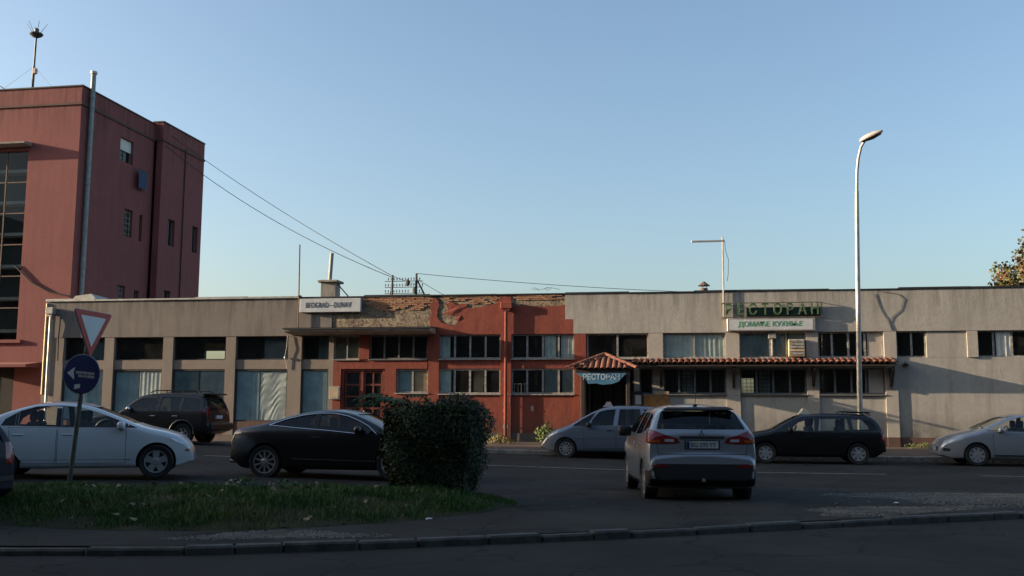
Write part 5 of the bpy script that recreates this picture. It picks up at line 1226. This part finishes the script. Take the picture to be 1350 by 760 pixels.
# ------------------------------------------------------------ masts, racks and wires on the roofs
t = thing('steel_mast', 'thin rusty mast rising at the left end of the white sign', 'mast', (-15.05, 37.2, 4.66))
mb = MB(); mb.tube([(-15.06, FY - .1, 4.66), (-15.1, FY - .1, 8.0)], .028, 8); obj('pole', mb, M['rust'], t)
mb = MB(); mb.box(-15.12, -15.0, FY - .1, FY, 5.9, 5.96); obj('clamp', mb, M['rust'], t)
t = thing('aerial', 'L-shaped aerial mast above the neon sign', 'aerial', (1.45, 37.2, 4.9))
mb = MB(); mb.tube([(1.40, FY - .08, 4.9), (1.42, FY - .08, 6.2), (1.42, FY - .06, 7.9)], .03, 8); obj('pole', mb, M['steel'], t)
mb = MB(); mb.bbox(.28, 1.5, FY - .09, FY - .04, 7.72, 7.79, .01); obj('arm', mb, M['steel'], t)
mb = MB(); mb.tube([(1.5, FY - .06, 7.74), (1.52, FY - .06, 7.4), (1.62, FY - .06, 7.05), (1.60, FY - .06, 6.5), (1.56, FY - .06, 6.25)], .009, 5); obj('lead', mb, M['black'], t)
t = thing('insulator_rack', 'roof rack of wire insulators between two dark posts', 'rack', (-11.3, 39, 5.6))
mb = MB(); mb.tube([(-11.8, 39, 5.5), (-11.78, 39, 6.95)], .045, 6); obj('post', mb, M['darkwood'], t); mb = MB(); mb.tube([(-11.95, 39.1, 5.5), (-11.78, 39.02, 6.8)], .03, 6); obj('stay', mb, M['darkwood'], t)
mb = MB(); mb.tube([(-10.77, 39, 5.5), (-10.77, 39, 7.0)], .05, 6); obj('post', mb, M['darkwood'], t); mb = MB(); mb.tube([(-10.3, 39, 5.9), (-10.72, 39, 6.7)], .035, 6); obj('stay', mb, M['darkwood'], t)
ime = None
for r, z in enumerate((6.69, 6.44, 6.19)):
    mb = MB(); mb.tube([(-12.1, 39, z), (-10.5, 39, z)], .014, 5); a = obj('crossarm', mb, M['rust'], t)
    for k in range(14):
        if random.random() < .12: continue
        if ime is None:
            mb = MB(); mb.lathe([(.008, 0), (.008, .06), (.022, .06), (.026, .09), (.014, .115), (.02, .13), (.0, .145)], 7); b = mb.bm(); ime = bpy.data.meshes.new('insulator'); b.to_mesh(ime); b.free(); ime.materials.append(M['blackplastic'])
        i_ = bpy.data.objects.new('insulator', ime); COL.objects.link(i_); i_.parent = a; i_.location = Vector((-12.07 + k * .12, 39, z + .005)) - wloc(a)
for x, z in ((-11.12, 6.62), (-10.82, 6.3)): 
    mb = MB(); mb.lathe([(.02, -.14), (.09, -.1), (.1, .05), (.04, .14)], 9, Matrix.Translation((x, 38.95, z))); obj('junction_box', mb, M['polegreen'], t)
def wire(pts, sag, r, label, nm='overhead_wire', n=18):
    A, B = Vector(pts[0]), Vector(pts[1]); mb = MB(); mb.tube([A.lerp(B, i / n) - Vector((0, 0, sag * 4 * (i / n) * (1 - i / n))) for i in range(n + 1)], r, 5); setp(obj(nm, mb, M['black']), label, 'wire', 'overhead wires')
wire([(-27.4, 48.9, 16.2), (-11.8, 39, 6.92)], .25, .014, 'upper wire sloping from the tall block to the insulator rack')
wire([(-27.4, 48.3, 15.5), (-11.8, 39, 6.86)], .55, .016, 'lower sagging wire from the tall block to the insulator rack')
wire([(-10.77, 39, 7.0), (-.2, 39.5, 6.15)], .08, .011, 'thin wire running right from the insulator rack above the roof')
wire([(-11.8, 39, 6.92), (-10.77, 39, 6.55)], .02, .011, 'short wire linking the two posts of the insulator rack')
wire([(-10.72, 39, 6.75), (-9.3, 38.6, 5.95)], .02, .011, 'short wire dropping from the rack to the red parapet')
wire([(-34.5, 44, 17.9), (-32.6, 44, 16.9)], .05, .02, 'dark wire meeting the roof of the tall block at the left edge')
t = thing('wall_cable', 'looped loose cable hanging on the pale parapet at the right', 'cable', (7.4, 37.25, 4.4))
mb = MB(); mb.tube([(6.75, FY - .012, 5.7), (6.95, FY - .01, 5.1), (7.15, FY - .012, 4.75), (7.28, FY - .01, 4.38)], .008, 5); obj('cord', mb, M['black'], t)
mb = MB(); L = [(7.0, 5.78), (7.55, 5.68), (7.72, 5.5), (7.6, 5.1), (7.3, 4.85), (7.22, 4.65), (7.32, 4.4)]; mb.tube([(x, FY - .014, z) for i, (x, z) in enumerate(L)], .008, 5); obj('cord', mb, M['black'], t)
t = thing('wire_tangle', 'curl of loose wire lying on the red parapet', 'wire', (-5.2, 37.4, 5.9))
mb = MB(); mb.tube([(-5.75 + .07 * i + .25 * cos(i * .9), 37.45, 6.02 + .12 * abs(sin(i * .7))) for i in range(14)], .007, 4); obj('coil', mb, M['black'], t)
t = thing('hanging_cord', 'thin pale cord with a bulb hanging beside the canopy', 'cord', (-15.55, 37.2, 3.3))
mb = MB(); mb.tube([(-15.52, FY - .03, 4.36), (-15.54, FY - .05, 3.9), (-15.6, FY - .04, 3.55), (-15.62, FY - .04, 3.5), (-15.5, FY - .02, 3.05)], .012, 5); obj('cord', mb, M['whitewood'], t)
mb = MB(); mb.lathe([(.015, 3.44), (.04, 3.48), (.035, 3.53), (.012, 3.56)], 8, Matrix.Translation((-15.6, FY - .05, 0))); obj('bulb', mb, M['signface'], t)
# siren mast on the tall block
t = thing('roof_siren', 'warning siren with spikes on a guyed mast on the tall block', 'siren', (-32.42, 44, 16.6))
mb = MB(); mb.tube([(-32.45, 44, 16.6), (-32.42, 44, 18.7)], .07, 8); mb.tube([(-32.42, 44, 18.7), (-32.40, 44, 20.4)], .05, 8); obj('mast', mb, M['polegreen'], t)
mb = MB(); mb.lathe([(.06, 20.2), (.22, 20.28), (.33, 20.38), (.30, 20.45), (.10, 20.5), (.12, 20.66), (.05, 20.72), (0, 20.72)], 16, Matrix.Translation((-32.4, 44, 0))); obj('horn', mb, M['polegreen'], t, smooth=True)
for k in range(6):
    a = k * pi / 3 + .3; mb = MB(); mb.tube([(-32.4 + .2 * cos(a), 44 + .2 * sin(a), 20.5), (-32.4 + .5 * cos(a), 44 + .5 * sin(a), 20.95)], .012, 4); obj('spike', mb, M['polegreen'], t)
for x in (-34.8, -30.3): mb = MB(); mb.tube([(-32.42, 44, 18.7), (x, 43.5, 16.7)], .008, 4); obj('guy_wire', mb, M['steel'], t)
mb = MB(); mb.bbox(-32.38, -32.26, 43.9, 44.1, 18.3, 18.6, .02); obj('lamp', mb, M['pinkcap'], t)
# laundry under the top side window
t = thing('laundry', 'blue cloth hanging below the top side window of the tall block', 'cloth', (-27.8, 46.4, 13.2))
mb = MB(); n = 12; vs = []
for i in range(n + 1):
    for j in range(5): vs.append((TX + .25 + .04 * sin(i * 1.3 + j * .5), 46.3 + i * .075, 13.75 - j * .24))
mb.add(vs, [(i * 5 + j, i * 5 + 5 + j, i * 5 + 6 + j, i * 5 + 1 + j) for i in range(n) for j in range(4)]); lc = obj('cloth', mb, simple('faded blue cloth', (.055, .08, .135), .9), t, smooth=True)
mb = MB(); mb.tube([(TX + .25, 46.2, 13.77), (TX + .25, 47.3, 13.77)], .012, 5); mb.tube([(TX - .0, 46.2, 13.77), (TX + .25, 46.2, 13.77)], .012, 5); mb.tube([(TX, 47.3, 13.77), (TX + .25, 47.3, 13.77)], .012, 5); obj('rail', mb, M['rust'], t)

# ------------------------------------------------------------ street lamp
t = thing('street_lamp', 'tall curved street lamp standing behind the black estate taxi', 'street lamp', (5.38, 33.1, .16))
mb = MB(); P = [(5.38, 33.1, .16), (5.42, 33.1, 2.5), (5.47, 33.1, 5), (5.53, 33.1, 7.6), (5.56, 33.1, 8.6), (5.58, 33.05, 9.2), (5.62, 32.95, 9.65), (5.70, 32.85, 10.0), (5.80, 32.75, 10.16)]; n = len(P)
mb.tube(P[:5], .092, 12, .062); obj('pole', mb, M['steel'], t, smooth=True)
mb = MB(); mb.tube(P[4:], .05, 10, .04); obj('arm', mb, M['steel'], t, smooth=True)
mb = MB(); mb.tube([(5.38, 33.1, .16), (5.39, 33.1, .8)], .12, 12); obj('base_sleeve', mb, M['steel'], t, smooth=True)
b = bmesh.new(); bmesh.ops.create_uvsphere(b, u_segments=18, v_segments=12, radius=1)
dirv = Vector((.62, -.32, .22)).normalized(); Rm = dirv.to_track_quat('X', 'Z').to_matrix()
for v in b.verts:
    x, y, z = v.co; w = (1 - .35 * (x + 1) / 2); q = Vector((x * .40, y * .17 * w, max(z, -.45) * .14 * w)); v.co = Rm @ q + Vector((5.98, 32.62, 10.28))
hd_ = obj('lamp_head', b, M['lampshell'], t, smooth=True, angle=50)
mb = MB(); nn = 16; vs = [Rm @ Vector((.30 * cos(2 * pi * i / nn) + .03, .11 * sin(2 * pi * i / nn), -.075)) + Vector((5.98, 32.62, 10.28)) for i in range(nn)]; vs.append(Rm @ Vector((.03, 0, -.13)) + Vector((5.98, 32.62, 10.28)))
mb.add(vs, [(i, (i + 1) % nn, nn) for i in range(nn)]); obj('lens', mb, M['room'], hd_, smooth=True)

# ------------------------------------------------------------ leaning road sign on the grass
bx, by = -9.57, 14.45; bz = grass_z(bx, by) - .05
t = thing('road_sign', 'leaning pole with yield triangle above a round blue arrow sign', 'road sign', (bx, by, bz))
def sp_(z): return Vector((bx + .08 * (z - bz), by, z))
mb = MB(); mb.tube([sp_(bz), sp_(2.95)], .036, 10); obj('pole', mb, M['polegreen'], t, smooth=True)
def plate(z, pts, th, mat, par, dy, rot=0.0, nm='plate', yw=0.0):
    c0 = sp_(z); mb = MB(); R = [(c0.x + u * cos(rot) + w * sin(rot), c0.z - u * sin(rot) + w * cos(rot)) for u, w in pts]
    mb.prism(R, by - .05 - dy - th, by - .05 - dy)
    mb.v = [(c0.x + (x - c0.x) * cos(yw) - (y - by) * sin(yw), by + (x - c0.x) * sin(yw) + (y - by) * cos(yw), z_) for x, y, z_ in mb.v]; o = obj(nm, mb, mat, par); o_r = o; return o
def rounded_tri(s, r):
    out = []
    for a, b_ in ((90 + 180, 0), (210 + 180, 1), (330 + 180, 2)):
        cx, cz = (s - r * 2) * cos(rad(a)), (s - r * 2) * sin(rad(a))
        for k in range(-60, 61, 20): out.append((cx + r * cos(rad(a + k)), cz + r * sin(rad(a + k))))
    return out
ty = 2.80; yt = plate(ty, rounded_tri(.49, .03), .012, M['signred'], t, 0, .04, 'yield_plate', 1.42); plate(ty + .0, rounded_tri(.325, .012), .003, M['signface'], yt, .013, .04, 'white_face', 1.42); plate(ty, rounded_tri(.51, .03), .004, M['signback'], yt, -.006, .04, 'rim', 1.42)
circ = lambda r, n=40: [(r * cos(2 * pi * i / n), r * sin(2 * pi * i / n)) for i in range(n)]
bd = plate(2.05, circ(.305), .012, M['signblue'], t, .0, 0, 'blue_plate'); plate(2.05, circ(.318), .006, M['signback'], bd, -.004, 0, 'rim')
plate(2.05, [(-.245, .02), (-.11, .11), (-.13, .03), (-.115, -.09)], .003, M['signface'], bd, .013, 0, 'arrow_head')
for k, (u0, u1, w0, w1) in enumerate(((-.09, .02, .008, .050), (.028, .10, .0, .042), (.108, .23, -.008, .030), (-.05, .03, -.045, -.008), (.045, .09, -.05, -.014), (.105, .23, -.062, -.020))):
    plate(2.05, [(u0, w0), (u1, w0 - .01), (u1, w1 - .01), (u0, w1)], .003, M['signback'], bd, .013, 0, 'worn_mark')
plate(2.05, [(-.11, -.24), (-.01, -.22), (-.005, -.155), (-.105, -.165)], .003, M['signface'], bd, .013, 0, 'sticker')
for z in (2.62, 2.9, 1.95, 2.2): mb = MB(); p = sp_(z); mb.box(p.x - .05, p.x + .05, by - .05, by + .045, z - .015, z + .015); obj('clamp', mb, M['steel'], t)

# ------------------------------------------------------------ clipped bush, sapling, weeds, tree
def leaf_cloud(pts, size, asp=.55, seed=0, up=.3):
    r = random.Random(seed); vs = []; fs = []
    for p, nrm in pts:
        s = size * r.uniform(.6, 1.25); n = (Vector(nrm) + Vector((r.gauss(0, .6), r.gauss(0, .6), r.gauss(up, .5)))).normalized()
        a = n.orthogonal().normalized(); a = Matrix.Rotation(r.uniform(0, 6.28), 3, n) @ a; b = n.cross(a); i = len(vs); p = Vector(p)
        vs += [p - a * s, p + b * s * asp - n * s * .12, p + a * s, p - b * s * asp - n * s * .12]; fs.append((i, i + 1, i + 2, i + 3))
    return vs, fs
def foliage(name, vs, fs, mat, parent):
    me = bpy.data.meshes.new(name); off = wloc(parent); me.from_pydata([tuple(Vector(v) - off) for v in vs], [], fs); return link(name, me, mat, parent)
BX0, BX1, BY0, BY1, BZ0, BZ1 = -4.72, -3.24, 15.05, 16.4, .22, 1.56
t = thing('clipped_bush', 'dense dark clipped bush like a cube on the grass island', 'bush', ((BX0 + BX1) / 2, 15.75, .3))
r = random.Random(3); pts = []
def hull_pt(u, v, side):
    pass
def bush_w(z):   # narrower at the foot
    f = (z - BZ0) / (BZ1 - BZ0); return .84 + .18 * sstep(0, .8, f)
for _ in range(38000):
    z = r.uniform(BZ0, BZ1) if r.random() < .74 else BZ1 - abs(r.gauss(0, .05)); a = r.uniform(-1, 1); f = r.choice((0, 0, 1, 2, 2, 3)); top = z > BZ1 - .12 and r.random() < .6
    cx, cy = (BX0 + BX1) / 2, (BY0 + BY1) / 2; hx, hy = (BX1 - BX0) / 2 * bush_w(z), (BY1 - BY0) / 2 * bush_w(z)
    if top: x, y, nv = r.uniform(-hx, hx), r.uniform(-hy, hy), (0, 0, 1); z = BZ1 - abs(r.gauss(0, .04)) + .05 * sin(x * 4) 
    else:
        x, y, nv = {0: (a * hx, -hy, (0, -1, 0)), 1: (a * hx, hy, (0, 1, 0)), 2: (-hx, a * hy, (-1, 0, 0)), 3: (hx, a * hy, (1, 0, 0))}[f]
        k = 1 - .10 * abs(a) ** 4; x *= k; y *= k
    lump = .10 * sin(x * 4.1 + z * 3 + 1) * sin(y * 3 + z * 5) + .04 * sin(x * 9 + z * 7) * sin(y * 8) + .0 * sin(x * 5 + z * 3) * sin(y * 4 + z * 4.5) + r.gauss(0, .035) - (.10 if r.random() < .12 else 0)
    q = Vector((x, y, z)); q += Vector(nv) * lump
    corner = max(0, z - (BZ1 - .22)) / .22; q.x *= 1 - .10 * corner ** 2; q.y *= 1 - .14 * corner ** 2; q.z += .04 * sin(q.x * 3.1 + 1) * corner
    pts.append(((cx + q.x, cy + q.y, q.z), nv))
vs, fs = leaf_cloud(pts, .021, .6, 5, .2); foliage('leaves', vs, fs, M['hedge'], t)
shoots = []; stm = MB()
for _ in range(90):      # stray shoots
    f = r.random(); cx, cy = (BX0 + BX1) / 2, (BY0 + BY1) / 2
    if f < .6: A = Vector((r.uniform(BX0 + .15, BX1 - .1), r.uniform(BY0 + .1, BY1 - .2), BZ1 - .06)); d = Vector((r.gauss(0, .3), r.gauss(0, .3), 1)).normalized()
    elif f < .8: A = Vector((BX0 + .06, r.uniform(BY0 + .1, BY1 - .1), r.uniform(.6, BZ1 - .1))); d = Vector((-1, r.gauss(0, .3), r.uniform(.1, .9))).normalized()
    else: A = Vector((BX1 - .06, r.uniform(BY0 + .1, BY1 - .1), r.uniform(.6, BZ1 - .1))); d = Vector((1, r.gauss(0, .3), r.uniform(.1, .9))).normalized()
    L = r.uniform(.06, .22) * (1.4 if A.x < cx else .8); stm.tube([tuple(A), tuple(A + d * L)], .003, 4)
    for k in range(int(L / .018)): shoots.append((A + d * (k * .018 + .02) + Vector((r.gauss(0, .012), r.gauss(0, .012), 0)), d))
obj('shoots', stm, M['twig'], t); vs, fs = leaf_cloud(shoots, .024, .5, 8); foliage('shoot_leaves', vs, fs, M['fern'], t)
b = bmesh.new(); bmesh.ops.create_cube(b, size=1); bmesh.ops.subdivide_edges(b, edges=b.edges[:], cuts=5, use_grid_fill=True)
for v in b.verts:
    z = BZ0 + (v.co.z + .5) * (BZ1 - BZ0 - .05); w = bush_w(z) * (1 - .10 * sstep(.3, .5, v.co.z)); x, y = v.co.x * (BX1 - BX0 - .16) * w, v.co.y * (BY1 - BY0 - .16) * w
    v.co = Vector(((BX0 + BX1) / 2 + x + r.gauss(0, .02), (BY0 + BY1) / 2 + y + r.gauss(0, .02), z + r.gauss(0, .02)))
obj('dark_core', b, M['twig'], t)  # solid dark core added inside the leaves to block the view through
for k in range(5): mb = MB(); x = -4.5 + k * .22; mb.tube([(x, 15.7, .15), (x + .03, 15.7, .5)], .03, 6); obj('stem', mb, M['bark'], t)
# sapling with long feathery leaves growing through the bush
t = thing('sapling', 'young sapling with feathery leaves rising above the clipped bush', 'sapling', (-4.55, 15.9, .3))
mb = MB(); mb.tube([(-4.55, 15.9, .3), (-4.5, 15.85, 1.5), (-4.48, 15.8, 1.72)], .018, 6, .01); obj('stem', mb, M['bark'], t)
vs = []; fs = []; r = random.Random(9)
for k in range(15):
    a = r.uniform(0, 6.28); L = r.uniform(.45, .8); z0 = r.uniform(1.45, 1.75); up_ = r.uniform(.05, .55); A = Vector((-4.5 + r.uniform(-.25, .25), 15.6 + r.uniform(-.2, .2), z0)); d = Vector((cos(a), sin(a) * .7, 0)); s = Vector((-d.y, d.x, 0)).normalized()
    for j in range(9):
        f = (j + 1) / 9; p = A + d * L * f + Vector((0, 0, up_ * L * (f - .9 * f * f) * 1.6)); 
        for sg in (1, -1):
            l = .17 * (1 - .5 * f) ; tip = p + s * sg * l + d * .04 + Vector((0, 0, -.05)); m_ = p + s * sg * l * .5; i = len(vs); vs += [p, m_ + d * .03, tip, m_ - d * .03]; fs.append((i, i + 1, i + 2, i + 3))
foliage('leaves', vs, fs, M['fern'], t)
def weed(x, y, h, n, mat, label, seed, spread=.35, size=.06, nm='weed'):
    r = random.Random(seed); z = walk_z(x, y); t = thing(nm, label, 'weed', (x, y, z), 0, 'weeds along the wall'); pts = []
    for _ in range(n):
        a = r.uniform(0, 6.28); q = r.random() ** .7; pts.append(((x + cos(a) * spread * q, y + sin(a) * spread * .4 * q, z + h * (1 - .5 * q) * r.uniform(.15, 1)), (cos(a), sin(a) - .4, .4)))
    vs, fs = leaf_cloud(pts, size, .45, seed); foliage('leaves', vs, fs, mat, t)
    mb = MB()
    for k in range(4): mb.tube([(x, y, z - .02), (x + r.uniform(-spread, spread) * .6, y - .05, z + h * .8)], .008, 4)
    obj('stems', mb, M['bark'], t)
weed(-5.1, 36.7, .85, 330, M['weed'], 'green weed clump against the red wall beside the silver car', 21, .5, .07)
weed(-6.6, 35.6, .40, 260, M['yellowleaf'], 'yellowing low weed on the pavement below the drainpipe', 22, .55, .05)
def lawn_weed(x, y, h, n, label, seed):
    r = random.Random(seed); z = grass_z(x, y); t = thing('weed', label, 'weed', (x, y, z), 0, 'leafy weeds in the grass'); pts = []
    for _ in range(n):
        a = r.uniform(0, 6.28); q = r.random() ** .7; pts.append(((x + cos(a) * .3 * q, y + sin(a) * .2 * q, z + h * (1 - .5 * q) * r.uniform(.2, 1)), (cos(a), sin(a) - .4, .6)))
    vs, fs = leaf_cloud(pts, .045, .5, seed); foliage('leaves', vs, fs, M['fern'], t)
    mb = MB()
    for k in range(5): mb.tube([(x, y, z - .02), (x + r.uniform(-.2, .2), y, z + h * .8)], .006, 4)
    obj('stems', mb, M['fern'], t)
lawn_weed(-6.6, 14.3, .22, 90, 'leafy weed in the grass in front of the black coupe', 41)
lawn_weed(-6.05, 14.6, .16, 60, 'smaller leafy weed in the grass nearer the clipped bush', 42)
weed(-7.6, 36.8, .45, 160, M['weed'], 'low green weed at the foot of the red wall behind the bush', 23, .6, .05)
weed(8.1, 36.6, .25, 160, M['weed'], 'thin strip of weeds at the brown plinth right of the taxi', 24, .7, .04)
weed(10.6, 36.9, .2, 90, M['weed'], 'small weed tuft at the plinth behind the silver saloon', 25, .4, .04)
# turning tree beyond the roof at the right
t = thing('tree', 'broadleaf tree turning brown beyond the roof at the right edge', 'tree', (20.6, 60, 0))
mb = MB(); mb.tube([(20.6, 60, -.2), (20.7, 60, 4), (20.5, 60, 8), (20.6, 60, 11)], .3, 10, .1); obj('trunk', mb, M['bark'], t, smooth=True)
r = random.Random(31); pts = []; limbs = MB()
for k in range(46):
    a = r.uniform(0, 6.28); zz = r.uniform(5.0, 11.4); rad_ = 3.1 * sqrt(max(.05, 1 - ((zz - 8.0) / 3.9) ** 2)) * r.uniform(.35, 1)
    C = Vector((20.6 + rad_ * cos(a), 60 + rad_ * sin(a), zz)); R_ = r.uniform(.45, .95); limbs.tube([(20.6, 60, zz - 1.6), tuple(C)], .05, 5, .015)
    for _ in range(150):
        n = Vector((r.gauss(0, 1), r.gauss(0, 1), r.gauss(0, 1))).normalized(); pts.append((C + n * R_ * r.uniform(.55, 1.05), n))
C2 = [(17.3, 59, 8.1, .75), (18.1, 59.5, 8.6, .8), (17.9, 59, 7.6, .9), (18.8, 59, 8.2, .9)]
for x, y, z, R_ in C2:
    limbs.tube([(20.6, 60, 6.5), (x, y, z)], .06, 5, .02)
    for _ in range(200): n = Vector((r.gauss(0, 1), r.gauss(0, 1), r.gauss(0, 1))).normalized(); pts.append((Vector((x, y, z)) + n * R_ * r.uniform(.4, 1.05), n))
obj('limbs', limbs, M['bark'], t); vs, fs = leaf_cloud(pts, .13, .6, 33); foliage('crown', vs, fs, M['autumn'], t)

# ------------------------------------------------------------ fallen leaves and litter
lme = []
for k in range(3):
    me = bpy.data.meshes.new('fallen_leaf'); s = 1.0; pts_ = [(cos(a) * (.5 + .2 * (i % 2)), sin(a) * .34, .10 * sin(a * 2 + k)) for i, a in enumerate([j * pi / 4 for j in range(8)])]
    me.from_pydata(pts_ + [(0, 0, -.05)], [], [(i, (i + 1) % 8, 8) for i in range(8)]); me.materials.append(M['dryleaf']); lme.append(me)
r = random.Random(77); k = 0
while k < 46:
    x, y = r.uniform(-12, -2.6), r.uniform(11, 15.5)
    if not in_poly(x, y, GP): continue
    o = bpy.data.objects.new('fallen_leaf', lme[k % 3]); COL.objects.link(o); s = r.uniform(.05, .13); o.scale = (s, s, s); o.location = (x, y, grass_z(x, y) + .07); o.rotation_euler = (r.uniform(-.6, .6), r.uniform(-.6, .6), r.uniform(0, 6))
    setp(o, 'dry brown leaf lying on the grass island', 'leaf', 'fallen leaves on the grass'); k += 1
for k in range(16):
    x, y = r.uniform(-2.4, 5.5), r.uniform(14, 19)
    if y < ky(x) + .3: continue
    o = bpy.data.objects.new('fallen_leaf', lme[k % 3]); COL.objects.link(o); s = r.uniform(.03, .07); o.scale = (s, s, s); o.location = (x, y, apron_z(x, y) + .012); o.rotation_euler = (r.uniform(-.2, .2), r.uniform(-.2, .2), r.uniform(0, 6))
    setp(o, 'dry brown leaf lying on the worn tarmac apron', 'leaf', 'fallen leaves on the apron')
for k in range(22):
    x, y = r.uniform(-8, -3.5), r.uniform(32.8, 35.8)
    o = bpy.data.objects.new('fallen_leaf', lme[k % 3]); COL.objects.link(o); s = r.uniform(.05, .10); o.scale = (s, s, s); o.location = (x, y, walk_z(x, y) + .02); o.rotation_euler = (r.uniform(-.3, .3), r.uniform(-.3, .3), r.uniform(0, 6))
    setp(o, 'dry leaf lying on the pavement before the red wall', 'leaf', 'fallen leaves on the pavement')
def litter(x, y, z, s, label):
    r = random.Random(int(x * 100)); mb = MB(); vs = [(x + s * cos(a) * r.uniform(.6, 1.1), y + s * sin(a) * r.uniform(.6, 1.1), z + r.uniform(0, .5) * s) for a in [j * pi / 4 for j in range(8)]] + [(x, y, z + s * .6)]
    mb.add(vs, [(i, (i + 1) % 8, 8) for i in range(8)]); setp(obj('litter', mb, M['litter']), label, 'litter')
litter(-4.35, 32.9, walk_z(-4.35, 32.9) + .02, .11, 'white scrap of litter beside the front wheel of the people carrier')
litter(-7.35, 35.9, walk_z(-7.35, 35.9) + .02, .14, 'white scrap of litter on the pavement right of the bush')
litter(3.2, 16.6, apron_z(3.2, 16.6) + .01, .06, 'white scrap of litter lying on the apron gravel')
litter(-3.3, 12.75, grass_z(-3.3, 12.75) + .03, .05, 'white scrap of litter at the edge of the grass')
